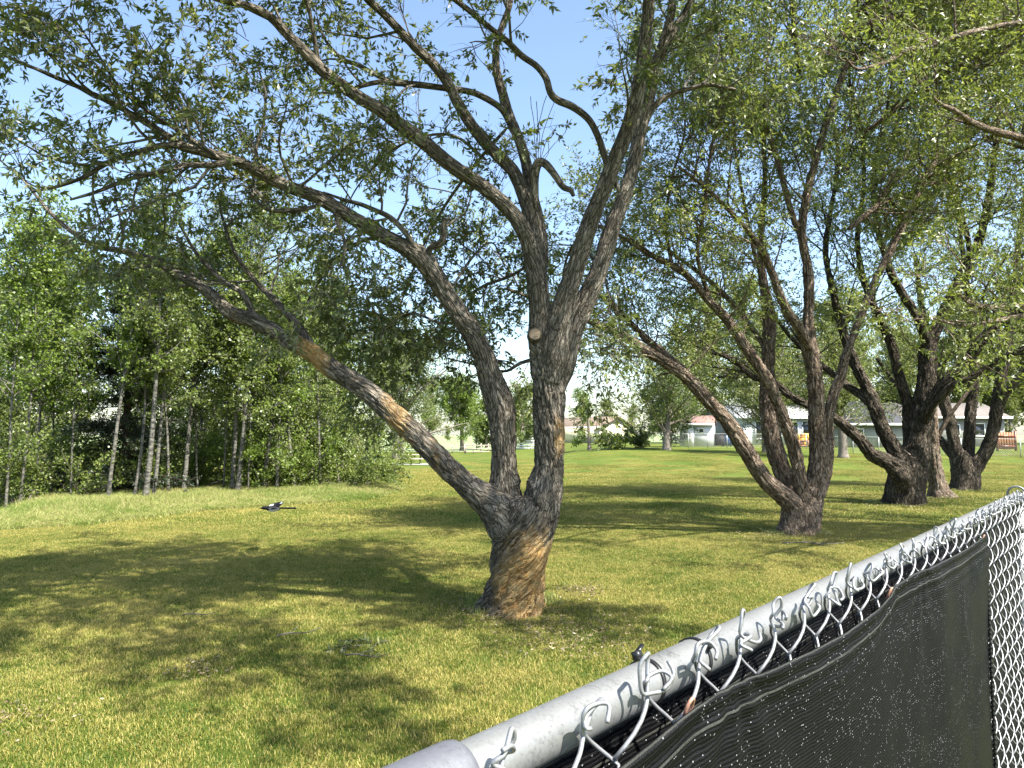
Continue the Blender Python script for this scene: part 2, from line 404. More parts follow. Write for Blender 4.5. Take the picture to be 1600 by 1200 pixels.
def scatter(name, tile, pts, scl, rg, label, zsc=None):
    me = bpy.data.meshes.new(name); me.vertices.add(len(pts)); me.vertices.foreach_set('co', np.asarray(pts, np.float32).ravel())
    for an, d in (('rot', rg.uniform(0, 6.283, len(pts))), ('scl', np.broadcast_to(scl, len(pts))), ('zsc', np.broadcast_to(1.0 if zsc is None else zsc, len(pts)))):
        a = me.attributes.new(an, 'FLOAT', 'POINT'); a.data.foreach_set('value', np.asarray(d, np.float32))
    o = bpy.data.objects.new(name, me); COL.objects.link(o)
    ng = bpy.data.node_groups.new(name, 'GeometryNodeTree'); ng.interface.new_socket('Geometry', in_out='INPUT', socket_type='NodeSocketGeometry'); ng.interface.new_socket('Geometry', in_out='OUTPUT', socket_type='NodeSocketGeometry')
    gi = ng.nodes.new('NodeGroupInput'); go = ng.nodes.new('NodeGroupOutput'); io = ng.nodes.new('GeometryNodeInstanceOnPoints'); ob = ng.nodes.new('GeometryNodeObjectInfo'); ob.inputs['Object'].default_value = tile; ob.inputs['As Instance'].default_value = True
    def at(n):
        q = ng.nodes.new('GeometryNodeInputNamedAttribute'); q.data_type = 'FLOAT'; q.inputs['Name'].default_value = n; return q.outputs[0]
    cr = ng.nodes.new('ShaderNodeCombineXYZ'); ng.links.new(at('rot'), cr.inputs[2]); cs = ng.nodes.new('ShaderNodeCombineXYZ'); s_ = at('scl')
    ng.links.new(s_, cs.inputs[0]); ng.links.new(s_, cs.inputs[1]); ng.links.new(at('zsc'), cs.inputs[2])
    ng.links.new(gi.outputs[0], io.inputs['Points']); ng.links.new(ob.outputs['Geometry'], io.inputs['Instance']); ng.links.new(cr.outputs[0], io.inputs['Rotation']); ng.links.new(cs.outputs[0], io.inputs['Scale']); ng.links.new(io.outputs[0], go.inputs[0])
    md = o.modifiers.new('scatter', 'NODES'); md.node_group = ng; tag(o, label, None, None, 'stuff'); o['category'] = 'grass'; return o

t1 = blade_tile('grass_tile', 9500, 1.1, .010, .034, .0036, GRASS, rng, 1.1)
pts = []
for y in np.arange(2.6, 15.2, .8):
    for x in np.arange(-y * .76 - .8, y * .76 + .8, .8): pts.append((x + rng.uniform(-.15, .15), y + rng.uniform(-.15, .15), 0))
scatter('short_grass', t1, pts, 1.0, rng, 'short mown grass blades covering the near lawn')
t2 = blade_tile('grass_tile', 5600, 2.1, .012, .042, .009, GRASS, rng, .9)
pts = []
for y in np.arange(15.0, 54, 1.6):
    for x in np.arange(-y * .5 - 1, y * .75 + 1, 1.6):
        if rng.random() < (y - 26) / 30: continue
        xx = x + rng.uniform(-.3, .3); yy = y + rng.uniform(-.3, .3); pts.append((xx, yy, float(terrain(xx, yy))))
scatter('short_grass', t2, pts, 1.0, rng, 'mown grass of the lawn farther back under the trees')
t3 = blade_tile('tall_grass_tile', 520, .9, .07, .31, .009, TALL, rng, .8)
pts = []; sc = []; zs = []
edge = [(-20, 826), (120, 818), (300, 797), (420, 788), (520, 783), (575, 775), (612, 763)]
E = np.array([G(*e)[:2] for e in edge])
for k in range(5200):
    u = rng.random() * (len(E) - 1); i = int(u); q = E[i] * (1 - u + i) + E[i + 1] * (u - i); d = rng.random() ** 1.4 * 9
    xx = q[0] - d * .35; yy = q[1] + d
    if yy > 46: continue
    if xx > -yy * .165: continue
    pts.append((xx, yy, float(terrain(xx, yy)))); s = .35 + .65 * min(1, d / 2.2); sc.append(1.0); zs.append(s * rng.uniform(.6, 1.25))
scatter('tall_grass', t3, pts, np.array(sc), rng, 'tall unmown grass growing along the foot of the grove', np.array(zs))

# untrimmed tufts hugging the trunk feet
pts = []
for px, py, r in ((803, 948, .40), (1247, 833, .42), (1412, 787, .62), (1466, 777, .38), (1506, 765, .5)):
    q = G(px, py)
    for k in range(34):
        an = rng.uniform(0, 6.283); rr = r * rng.uniform(.75, 1.35); pts.append((q[0] + rr * math.cos(an), q[1] + .1 + rr * math.sin(an), 0))
tuf = blade_tile('tuft_tile', 46, .16, .03, .11, .006, TALL, rng, .9)
scatter('grass_tufts', tuf, pts, 1.0, rng, 'untrimmed grass tufts hugging the feet of the willow trunks', rng.uniform(.6, 1.2, len(pts)))

# ---------------------------------------------------------------- traced willows
PEND = []
def limbmesh(name, ctrl, mat, root, sides, step, amp=0.0, flare=None, twist=0.0, lic=None, s=.05, seed=0, wob=.06):
    """ctrl rows (px,py,Y,width_px) -> centre line now, bark-displaced limb when flush() runs"""
    rows = []
    for (px, py, Y, wd) in ctrl:
        p = P(px, py, Y); t = np.linalg.norm(p - np.array([0, 0, CAMZ])) ; rows.append([*p, wd / 2 / F * Y / CT * (.94 if flare is None else .97)])
    rows = np.array(rows); L = np.linalg.norm(np.diff(rows[:, :3], axis=0), axis=1).sum(); n = max(8, int(L / step))
    R = crom(rows, n); pts, rad = R[:, :3], np.maximum(R[:, 3], .004)
    o3 = rng.uniform(0, 50, 3)
    PEND.append((name, pts, rad, mat, root, sides, amp, flare, twist, lic, s, seed, wob, o3)); return pts, rad

def flush(kf=.16):
    """build the pending limbs of one tree; surfaces swell where limbs meet so that joints fillet"""
    cl = [(p[1][::3], p[2][::3]) for p in PEND]
    for i, a in enumerate(PEND): _limb(*a, [c for j, c in enumerate(cl) if j != i], kf)
    PEND.clear()

def _limb(name, pts, rad, mat, root, sides, amp, flare, twist, lic, s, seed, wob, o3, others, kf):
    Lr = np.concatenate([[0], np.cumsum(np.linalg.norm(np.diff(pts, axis=0), axis=1))])
    if flare is None: rad = rad * (.6 + .4 * sst(Lr / min(.3, max(rad[0], rad.max() * .5) * 4)))
    def rmod(th, Lc, Rr):
        tw = th + twist * Lc
        q = np.stack([np.cos(tw) * Rr, np.sin(tw) * Rr, Lc + 0 * th], -1)
        out = Rr * (1 + wob * vnoise(q / np.array([.35, .35, .5]) + o3, seed))
        if flare is not None: out = flare(tw, Lc, out)
        if amp:
            a = amp * np.clip(Rr / .12, .25, 1)
            qq = q / np.array([s, s, s * 5.5]) + o3
            qq = qq + .55 * np.stack([vnoise(qq * .7, 11), vnoise(qq * .7, 12), 0 * qq[..., 0]], -1)
            n1 = vnoise(qq * 1.0, seed); n3 = vnoise(qq * np.array([3.2, 3.2, 2.4]), seed + 9); f1, f2 = voro(qq * 1.1 + .5 * n3[..., None] * np.array([.5, .5, .3]), seed)
            h = .62 * np.clip((f2 - f1) * 4.5, 0, 1) + .30 * np.clip(np.abs(n1) * 4.5, 0, 1) + .18 * n3
            out = out + a * (h - .92)
        return out
    V, Q, b = tube(pts, rad, sides, True, rmod)
    ctr = np.repeat(np.vstack([pts[:1], pts, pts[-1:]]), sides, 0); nv = nrm(V - ctr); rv = np.repeat(np.concatenate([rad[:1], rad, rad[-1:]]), sides)
    off = np.zeros(len(V))
    for op, orad in others:
        lo, hi = op.min(0) - .35, op.max(0) + .35; near = np.nonzero(((V > lo) & (V < hi)).all(1))[0]
        for c0 in range(0, len(near), 20000):
            ii = near[c0:c0 + 20000]; d = np.linalg.norm(V[ii][:, None] - op[None], axis=2) - orad[None]; m = d.argmin(1); dm = d[np.arange(len(ii)), m]
            k = kf * np.clip(np.minimum(rv[ii], orad[m]) / .14, .15, 1.3)
            o_ = k * .2 * np.clip(1 - np.abs(dm) / k, 0, 1) ** 2; off[ii] = np.maximum(off[ii], o_)
    off[:sides] = 0; off[-sides:] = 0
    V = V + nv * off[:, None]
    tw = twist * b[:, 2]; bx = b[:, 0] * np.cos(tw) - b[:, 1] * np.sin(tw); by = b[:, 0] * np.sin(tw) + b[:, 1] * np.cos(tw)
    b = np.stack([bx, by, b[:, 2]], -1) + o3
    at = {'bco': ('POINT', 'FLOAT_VECTOR', b)}
    if lic is not None: at['lic'] = ('POINT', 'FLOAT', lic(V))
    loc = np.array(root.location)
    mesh_np(name, V - loc, [Q], mat, root, True, at)
    return pts, rad

def crown(root, limbs, cfg, rg):
    """grow branches, twigs and leaves on traced limbs (list of (pts,rad,t0,density_scale))"""
    loc = np.array(root.location); K = 20
    A = []; RR = []; cnt = []; T0 = []
    for pts, rad, t0, ds in limbs:
        t = np.linspace(0, len(pts) - 1, K); i = np.minimum(t.astype(int), len(pts) - 2); u = (t - i)
        A.append(pts[i] * (1 - u)[:, None] + pts[i + 1] * u[:, None]); RR.append(rad[i] * (1 - u) + rad[i + 1] * u)
        L = np.linalg.norm(np.diff(pts, axis=0), axis=1).sum(); cnt.append(max(1, int(round(L * (1 - t0) * cfg['d1'] * ds)))); T0.append(t0)
    A = np.array(A); RR = np.array(RR); cnt = np.array(cnt)
    S, D, t, idx = spawn(A, cnt, 0, 1, math.radians(28), math.radians(72), rg)
    # re-map t into each limb's leafy stretch
    T0 = np.array(T0)[idx]; t = T0 + (1 - T0) * t
    f = t * (K - 1); k = np.minimum(f.astype(int), K - 2); u = (f - k)[:, None]
    Aa, Bb = A[idx, k], A[idx, k + 1]; S2 = Aa * (1 - u) + Bb * u
    D = nrm(D + np.array(cfg.get('bias', (0, 0, .25))))
    L1 = cfg['L1'] * rg.uniform(.5, 1.15, len(S2)) * (1.15 - .45 * t)
    if 'box' in cfg:
        keep = cfg['box'](S2 + D * L1[:, None] * .5); S2, D, L1, idx, k, u = S2[keep], D[keep], L1[keep], idx[keep], k[keep], u[keep]
    B1 = grow(S2, D, L1, 7, .17, cfg.get('trop', (0, 0, .03)), rg)
    r1 = np.minimum(RR[idx, k] * .5, cfg['r1'])[:, None] * np.linspace(1, .3, 7)[None]
    Vs, Qs, Bs, n0 = [], [], [], 0
    def addt(Pt, R, s):
        nonlocal n0
        V, Q, b = tubes(Pt, R, s); Vs.append(V); Qs.append(Q + n0); Bs.append(b); n0 += len(V)
    addt(B1, r1, cfg.get('s1', 6))
    src = np.concatenate([B1, grow(A[:, -1], A[:, -1] - A[:, -2], np.full(len(A), cfg['L1'] * .7), 7, .15, (0, 0, 0), rg)])
    S, D, t, ix = spawn(src, cfg['n2'], .12, 1, math.radians(25), math.radians(70), rg)
    L2 = cfg['L2'] * rg.uniform(.45, 1.2, len(S)) * (1.1 - .4 * t)
    B2 = grow(S, D, L2, 4, .2, cfg.get('trop2', (0, 0, -.02)), rg)
    addt(B2, (cfg['r2'] * np.linspace(1, .4, 4))[None] * np.ones((len(B2), 1)), cfg.get('s2', 3))
    S, D, t, ix = spawn(B2, cfg['n3'], .1, 1, math.radians(20), math.radians(65), rg)
    L3 = cfg['L3'] * rg.uniform(.5, 1.2, len(S))
    B3 = grow(S, D, L3, 3, .16, cfg.get('trop3', (0, 0, -.12)), rg)
    if cfg.get('twigs', True): addt(B3, (cfg['r3'] * np.linspace(1, .5, 3))[None] * np.ones((len(B3), 1)), 3)
    bo = mesh_np('branches', np.concatenate(Vs) - loc, [np.concatenate(Qs)], cfg['bmat'], root, True, {'bco': ('POINT', 'FLOAT_VECTOR', np.concatenate(Bs))}); bo['kind'] = 'stuff'
    keepf = rg.random(len(B3)) < cfg.get('leafy', 1.0); B3 = B3[keepf]
    if 'gaps' in cfg: B3 = B3[cfg['gaps'](B3[:, 2])]
    S, D, t, ix = spawn(B3, cfg['nl'], .08, 1, math.radians(25), math.radians(75), rg)
    D = nrm(D + np.array([0, 0, cfg.get('hang', -.18)]))
    S = S + rg.normal(size=S.shape) * cfg.get('jit', 0.0)
    leafmesh('foliage', S, D, cfg['ll'], cfg['lw'], cfg['lmat'], root, rg, cfg.get('six', False))
    return len(S), len(B1)

def keep_px(gaps, prob=0.0):
    """thin foliage round given points of the real crown: list of world-space (centre, radius)"""
    def f(Pm):
        k = np.ones(len(Pm), bool)
        for c, r in gaps:
            d = np.linalg.norm(Pm - np.asarray(c), axis=1); k &= ~((d < r) & (rng.random(len(Pm)) > prob))
        return k
    return f

NLEAF = {}
# --- hero willow
HY = 7.55
base = G(803, 948); hero = empty('willow_tree', base)
tag(hero, 'big grey willow with twisted bole, orange lichen base and sawn branch scar', 'tree')
def flare_hero(th, L, R):
    k = np.exp(-np.maximum(L - .03, 0) / .17)
    return R * (1 + k * (.30 + .20 * np.sin(3 * th + .6) + .10 * np.sin(7 * th + 2)) + .05 * np.sin(5 * th + 1.0) + .03 * np.sin(9 * th))
def lic_base(V):
    z = V[:, 2]; return np.clip(1.35 - z / .9, 0, 1) * np.clip(.85 + (V[:, 0] - .02) * 2.0, .25, 1) * .95
def lic_LL(V):
    u = V[:, 0]; out = np.zeros(len(V))
    for c, wd, a in ((-1.15, .26, .75), (-2.05, .28, .95), (-2.95, .25, .5), (-.75, .12, .6)): out = np.maximum(out, a * np.exp(-((u - c) / wd) ** 2))
    return out * .68
def lic0(V): return np.full(len(V), .05) + .45 * np.exp(-((V[:, 2] - 1.75) / .35) ** 2) * (V[:, 0] > .42)
hl = []; TW = -2.9
def H(name, ctrl, t0=.4, ds=1.0, sides=48, step=.028, amp=.018, **kw):
    pts, rad = limbmesh(name, ctrl, BARK_HERO, hero, sides, step, amp, **kw)
    if ds > 0: hl.append((pts, rad, t0, ds))
    return pts, rad
H('trunk', [(801, 972, 7.55, 100), (802, 950, 7.55, 94), (805, 915, 7.55, 86), (810, 880, 7.55, 84), (815, 845, 7.55, 84), (818, 810, 7.55, 90), (816, 792, 7.55, 84), (815, 782, 7.56, 60), (815, 776, 7.57, 24)],
  ds=0, sides=150, step=.012, amp=.042, flare=flare_hero, twist=TW, lic=lic_base, s=.046)
H('limb', [(815, 860, 7.5, 62), (790, 812, 7.5, 66), (766, 788, 7.5, 54), (728, 757, 7.48, 42), (700, 732, 7.47, 40), (675, 705, 7.47, 39), (648, 678, 7.48, 38), (617, 650, 7.5, 37), (587, 622, 7.52, 36), (550, 595, 7.55, 35), (517, 575, 7.6, 33), (485, 550, 7.62, 31), (450, 530, 7.65, 28), (400, 503, 7.7, 26), (360, 488, 7.74, 24), (320, 452, 7.8, 20), (280, 430, 7.85, 16), (240, 407, 7.9, 13), (200, 394, 7.95, 11), (150, 384, 8.0, 9), (112, 362, 8.0, 8), (75, 328, 8.05, 6), (35, 280, 8.1, 4), (0, 250, 8.1, 3)],
  .58, .9, sides=76, step=.022, amp=.026, lic=lic_LL)
H('limb', [(812, 880, 7.58, 50), (800, 825, 7.6, 58), (789, 775, 7.62, 50), (787, 735, 7.63, 44), (787, 700, 7.63, 43), (785, 665, 7.62, 46), (782, 638, 7.62, 50), (770, 600, 7.6, 44), (757, 560, 7.57, 38), (741, 525, 7.55, 36), (722, 497, 7.52, 35), (700, 465, 7.5, 33), (678, 430, 7.46, 33), (655, 400, 7.42, 35), (625, 382, 7.38, 28), (598, 368, 7.34, 27), (550, 340, 7.25, 25), (500, 310, 7.15, 24), (462, 296, 7.08, 22), (425, 280, 7.0, 21), (385, 258, 6.9, 19), (350, 246, 6.8, 18), (320, 238, 6.75, 17), (290, 230, 6.7, 15), (250, 205, 6.6, 12), (200, 175, 6.5, 10), (125, 137, 6.4, 9), (50, 105, 6.3, 7), (0, 83, 6.2, 6), (-90, 40, 6.1, 4)],
  .55, 1.3, sides=76, step=.022, amp=.026, lic=lic0)
H('limb', [(812, 880, 7.5, 50), (835, 815, 7.52, 62), (850, 775, 7.54, 62), (857, 735, 7.55, 54), (858, 695, 7.55, 52), (857, 650, 7.55, 51), (856, 600, 7.55, 52), (856, 560, 7.55, 56), (856, 530, 7.55, 50), (857, 500, 7.56, 20)],
  ds=0, sides=96, step=.015, amp=.036, lic=lic0, twist=.4, s=.042)
H('limb', [(852, 575, 7.5, 38), (845, 530, 7.5, 40), (843, 490, 7.5, 37), (841, 455, 7.5, 36), (838, 430, 7.5, 35), (832, 400, 7.48, 31), (822, 368, 7.45, 28), (802, 335, 7.42, 26), (775, 308, 7.38, 25), (748, 287, 7.34, 24), (700, 255, 7.25, 25), (662, 222, 7.18, 25), (625, 195, 7.1, 24), (595, 172, 7.05, 23), (565, 155, 7.0, 22), (530, 130, 6.9, 21), (500, 107, 6.85, 21), (475, 80, 6.75, 19), (450, 55, 6.7, 17), (422, 26, 6.6, 15), (390, 10, 6.5, 13), (340, -2, 6.4, 11), (250, -40, 6.2, 8), (150, -110, 6.0, 5)],
  .55, 1.1, sides=64, step=.024, lic=lic0)
H('limb', [(840, 450, 7.58, 26), (838, 400, 7.6, 27), (832, 355, 7.62, 26), (820, 308, 7.64, 24), (802, 268, 7.66, 23), (775, 240, 7.66, 22), (750, 213, 7.66, 21), (728, 182, 7.66, 20), (714, 158, 7.65, 19), (700, 130, 7.6, 18), (675, 98, 7.55, 17), (650, 75, 7.5, 16), (622, 45, 7.45, 15), (600, 22, 7.4, 14), (572, -4, 7.3, 13), (520, -70, 7.2, 10), (460, -160, 7.0, 6)],
  .55, 1.0, sides=52, step=.026, lic=lic0)
H('limb', [(846, 440, 7.66, 24), (845, 390, 7.7, 26), (838, 340, 7.75, 25), (830, 300, 7.8, 22), (822, 255, 7.85, 19), (810, 215, 7.9, 18), (795, 180, 7.95, 18), (785, 145, 8.0, 16), (776, 110, 8.0, 14), (776, 70, 8.05, 12), (785, 40, 8.1, 11), (797, 5, 8.1, 10), (800, -60, 8.2, 8), (790, -150, 8.3, 5)],
  .5, 1.0, sides=56, step=.02, lic=lic0)
H('limb', [(862, 600, 7.45, 36), (868, 545, 7.45, 40), (876, 500, 7.44, 40), (886, 460, 7.42, 36), (899, 420, 7.4, 32), (921, 350, 7.35, 30), (941, 300, 7.3, 28), (961, 250, 7.25, 27), (981, 200, 7.2, 26), (995, 150, 7.15, 25), (1004, 100, 7.1, 24), (1010, 50, 7.05, 22), (1014, 0, 7.0, 21), (1020, -90, 6.9, 15), (1010, -220, 6.8, 8)],
  .5, 1.0, sides=60, step=.024, lic=lic0)
H('limb', [(868, 620, 7.6, 34), (880, 565, 7.62, 42), (893, 520, 7.65, 40), (913, 475, 7.68, 35), (934, 428, 7.7, 31), (958, 352, 7.75, 28), (978, 300, 7.8, 24), (992, 250, 7.85, 23), (1001, 200, 7.9, 23), (1014, 150, 7.95, 22), (1025, 100, 8.0, 20), (1040, 55, 8.0, 16), (1050, 10, 8.0, 14), (1052, -60, 8.1, 11), (1070, -160, 8.2, 6)],
  .5, 1.1, sides=60, step=.024, lic=lic0)
S_ = dict(sides=12, step=.045, amp=.005)
H('branch', [(1035, 85, 8.0, 12), (1055, 45, 8.0, 12), (1070, 20, 8.0, 11), (1085, -10, 8.0, 10), (1120, -70, 8.1, 7), (1170, -150, 8.2, 4)], .3, 1.2, **S_)
H('branch', [(1003, 200, 7.9, 12), (1018, 172, 7.9, 12), (1035, 155, 7.9, 11), (1055, 145, 7.9, 10), (1080, 138, 7.9, 8), (1105, 132, 7.9, 7), (1150, 140, 7.9, 5)], .3, 1.2, **S_)
H('branch', [(968, 300, 7.5, 9), (955, 270, 7.5, 11), (945, 245, 7.45, 12), (935, 215, 7.4, 12), (920, 187, 7.35, 12), (895, 167, 7.3, 13), (870, 156, 7.25, 13), (860, 145, 7.2, 12), (853, 122, 7.2, 12), (838, 103, 7.15, 11), (815, 87, 7.1, 11), (793, 65, 7.0, 11), (765, 43, 6.95, 10), (735, 18, 6.9, 10), (705, -5, 6.85, 9), (650, -50, 6.8, 7), (600, -120, 6.7, 4)], .45, .7, **S_)
H('branch', [(800, 200, 7.9, 10), (785, 172, 7.9, 11), (765, 157, 7.85, 11), (740, 145, 7.8, 11), (715, 140, 7.75, 11), (690, 137, 7.7, 11), (650, 132, 7.65, 11), (620, 130, 7.6, 10), (595, 128, 7.55, 9), (565, 134, 7.5, 8), (540, 142, 7.5, 6), (490, 146, 7.45, 4)], .35, 1.1, **S_)
H('branch', [(620, 130, 7.6, 7), (590, 118, 7.6, 8), (560, 102, 7.6, 8), (535, 92, 7.6, 7), (510, 65, 7.6, 5), (495, 30, 7.6, 4)], .3, 1.2, **S_)
H('branch', [(668, 405, 7.4, 12), (672, 388, 7.35, 12), (688, 380, 7.3, 12), (694, 365, 7.28, 11), (692, 352, 7.27, 9), (703, 340, 7.25, 5)], .3, 1.0, **S_)
H('branch', [(652, 392, 7.35, 8), (632, 362, 7.3, 9), (610, 340, 7.3, 9), (585, 328, 7.3, 8), (560, 318, 7.3, 7), (540, 313, 7.3, 6), (505, 300, 7.3, 3)], .2, 1.5, **S_)
H('branch', [(372, 250, 6.8, 10), (345, 256, 6.75, 12), (315, 258, 6.7, 11), (285, 258, 6.7, 9), (265, 265, 6.7, 9), (245, 270, 6.7, 9), (220, 275, 6.7, 7), (195, 282, 6.7, 7), (150, 300, 6.7, 6), (110, 312, 6.7, 4)], .15, 1.5, **S_)
H('branch', [(310, 236, 6.7, 10), (280, 228, 6.65, 11), (250, 228, 6.6, 11), (215, 238, 6.6, 10), (185, 247, 6.6, 9), (155, 262, 6.6, 8), (135, 275, 6.6, 7), (95, 290, 6.6, 6), (50, 300, 6.5, 4)], .2, 1.4, **S_)
H('branch', [(505, 318, 7.1, 7), (480, 326, 7.1, 8), (455, 329, 7.1, 8), (420, 328, 7.1, 7), (405, 318, 7.1, 6), (388, 300, 7.1, 5)], .2, 1.4, **S_)
H('branch', [(345, 250, 6.75, 7), (310, 225, 6.7, 8), (280, 205, 6.7, 7), (240, 180, 6.6, 6), (190, 140, 6.5, 5), (150, 80, 6.4, 4), (110, 20, 6.3, 3)], .2, 1.5, **S_)
H('branch', [(425, 280, 7.0, 6), (400, 240, 6.9, 6), (410, 200, 6.9, 5), (415, 150, 6.8, 4), (405, 110, 6.8, 3)], .2, 1.1, **S_)
H('branch', [(520, 325, 7.1, 7), (530, 355, 7.1, 6), (540, 385, 7.1, 5), (530, 420, 7.1, 4)], .2, 1.2, **S_)
H('branch', [(500, 560, 7.7, 10), (470, 515, 7.8, 14), (440, 480, 7.9, 12), (400, 440, 8.1, 9), (370, 400, 8.2, 7), (350, 350, 8.3, 5), (340, 300, 8.3, 3)], .25, 1.0, **S_)
H('branch', [(400, 500, 7.7, 10), (380, 460, 7.8, 10), (350, 440, 7.9, 8), (310, 400, 8.0, 6), (280, 350, 8.1, 4)], .2, 1.2, **S_)
for c in ([(792, 200, 7.95, 8), (740, 260, 8.4, 8), (690, 330, 8.8, 7), (650, 410, 9.1, 5), (625, 480, 9.3, 4), (610, 540, 9.4, 3)], [(845, 400, 7.8, 8), (800, 430, 8.2, 8), (750, 450, 8.6, 7), (700, 490, 8.9, 5), (665, 540, 9.1, 4), (650, 590, 9.2, 3)],
          [(838, 560, 7.6, 9), (812, 568, 7.7, 9), (790, 580, 7.8, 7), (750, 572, 8.0, 5), (700, 560, 8.2, 4)], [(725, 500, 7.55, 8), (690, 505, 7.9, 7), (640, 490, 8.3, 6), (600, 520, 8.6, 4), (580, 570, 8.8, 3)], [(598, 368, 7.4, 9), (560, 380, 7.9, 8), (520, 410, 8.4, 6), (480, 470, 8.8, 4)],
          [(760, 250, 7.7, 8), (700, 210, 8.2, 7), (620, 230, 8.7, 6), (560, 290, 9.0, 4), (530, 350, 9.2, 3)], [(940, 420, 7.8, 8), (900, 380, 8.3, 7), (880, 430, 8.7, 5), (890, 500, 9.0, 4), (910, 560, 9.1, 3)], [(700, 460, 7.6, 7), (740, 400, 8.1, 6), (770, 380, 8.5, 4), (790, 420, 8.8, 3)]):
    H('branch', [(q[0], q[1], q[2], q[3] * .7) for q in c], .12, 1.5, **S_)
# dead stub with bare shoots
H('dead_stub', [(838, 330, 7.45, 10), (835, 295, 7.42, 14), (836, 268, 7.4, 16), (842, 254, 7.38, 16), (852, 256, 7.36, 14), (868, 275, 7.33, 12), (880, 292, 7.3, 11), (892, 298, 7.28, 9), (896, 306, 7.27, 7)], ds=0, sides=24, step=.015, amp=.008)
st = P(842, 252, 7.38); n = 11
B = grow(np.repeat(st[None], n, 0) + rng.normal(size=(n, 3)) * .015, nrm(rng.normal(size=(n, 3)) * .45 + np.array([0, 0, 1])), rng.uniform(.35, .8, n), 8, .14, (0, 0, .02), rng)
V, Q, b = tubes(B, np.ones((n, 8)) * .0035, 4)
mesh_np('bare_shoots', V - base, [Q], BARK_TWIG, hero, True, {'bco': ('POINT', 'FLOAT_VECTOR', b)})
# unseen upper limbs above the frame that carry the top of the crown
for c in ([(1014, -20, 7.0, 14), (960, -180, 6.8, 11), (880, -330, 6.6, 6)], [(800, -60, 8.2, 9), (720, -200, 8.3, 7), (640, -330, 8.4, 4)], [(1052, -60, 8.1, 9), (1150, -200, 8.2, 7), (1230, -320, 8.3, 4)], [(250, -40, 6.2, 7), (120, -60, 5.6, 5), (0, -60, 5.2, 3)],
          [(500, 107, 6.85, 8), (470, -30, 6.6, 7), (400, -160, 6.4, 5), (350, -260, 6.2, 3)]):
    H('branch', c, .1, 1.1, **S_)
def W3(p, wd):
    p = np.asarray(p, float); dy = p[1]; a = p[0] / dy; e = (p[2] - CAMZ) / dy     # back to the (px,py,Y,width) form used above
    k = (e * CT - ST) / (CT + e * ST); t = dy / (CT - k * ST)
    return (800 + F * p[0] / t, 600 - F * k, dy, wd * 2 * F * CT / dy)
for c in ([(1.4, 7.0, 6.6, .05), (1.5, 6.2, 7.6, .04), (1.6, 5.2, 8.2, .02)], [(1.5, 7.9, 7.0, .05), (2.4, 7.0, 7.9, .04), (3.2, 6.0, 8.2, .02)], [(1.4, 7.0, 6.6, .05), (.8, 5.8, 7.3, .035), (.2, 4.6, 7.5, .02), (-.3, 3.4, 7.0, .01)],
          [(-.1, 8.2, 7.2, .05), (-.8, 7.4, 8.1, .035), (-1.5, 6.6, 8.5, .02)], [(-1.2, 7.2, 6.9, .04), (-2, 6.3, 7.5, .03), (-2.7, 5.4, 7.5, .015)], [(2.4, 7.0, 7.9, .04), (3.2, 5.4, 7.6, .03), (3.7, 4.0, 6.9, .015)],
          [(.8, 5.8, 7.3, .03), (1.2, 4.6, 7.6, .02), (1.6, 3.2, 7.2, .01)], [(-2.0, 5.8, 6.6, .03), (-1.6, 4.6, 6.8, .02), (-1.2, 3.3, 6.4, .01)], [(-2.7, 5.4, 6.8, .03), (-3.2, 4.4, 6.9, .02), (-3.4, 3.4, 6.3, .01)], [(-.3, 4.4, 7.2, .02), (-1.0, 3.2, 7.1, .015), (-1.6, 2.3, 6.5, .01)],
          [(1.6, 3.6, 7.3, .02), (2.4, 2.6, 7.2, .015), (3.2, 1.8, 6.6, .01)], [(3.2, 5.4, 7.6, .02), (4.2, 4.8, 7.2, .015), (5.0, 3.9, 6.4, .01)]):
    H('branch', [W3(q[:3], q[3]) for q in c], .10, 3.4, **S_)  # limbs added out of view, placed to shade the lawn and trunk
# sawn branch scar
scar = P(836, 522, 7.335); dirn = nrm(np.array([-.10, -1, .08]))
def sawn(parent, c, d, r, loc):
    u = nrm(np.cross(d, [0, 0, 1])); v_ = np.cross(u, d); th = np.arange(28) / 28 * 6.283; mb = MB(); rings = []
    for q, rr in ((-.10, r * 1.5), (-.03, r * 1.22), (0, r * 1.12), (.012, r * 1.02), (.008, r * .93)): rings.append(c + d * q + (np.cos(th)[:, None] * u + np.sin(th)[:, None] * v_) * rr)
    V = np.concatenate(rings); i = np.arange(len(rings) - 1)[:, None] * 28; j = np.arange(28)[None]; Q = np.stack([i + j, i + (j + 1) % 28, i + 28 + (j + 1) % 28, i + 28 + j], -1).reshape(-1, 4)
    mesh_np('branch_collar', V - loc, [Q], BARK_HERO, parent, True, {'bco': ('POINT', 'FLOAT_VECTOR', V)})
    V = np.vstack([c + d * .009, c + d * .009 + (np.cos(th)[:, None] * u + np.sin(th)[:, None] * v_) * r * .94]); j = np.arange(28)
    mesh_np('sawn_face', V - loc, [np.stack([j * 0, 1 + j, 1 + (j + 1) % 28], -1)], CUTWOOD, parent)
def cutmat():
    m, t, b = newmat('cut_wood'); g = t.nodes.new('ShaderNodeTexCoord'); wv = t.nodes.new('ShaderNodeTexWave'); wv.wave_type = 'RINGS'; wv.rings_direction = 'Y'; wv.inputs['Scale'].default_value = 18; wv.inputs['Distortion'].default_value = 1.5
    t.links.new(g.outputs['Object'], wv.inputs['Vector']); t.links.new(ramp(t, wv.outputs[1], [(0, (.20, .14, .09)), (1, (.32, .24, .16))]), b.inputs['Base Color']); b.inputs['Roughness'].default_value = .8; return m
CUTWOOD = cutmat()
sawn(hero, scar, dirn, .075 * .8, base)
flush()
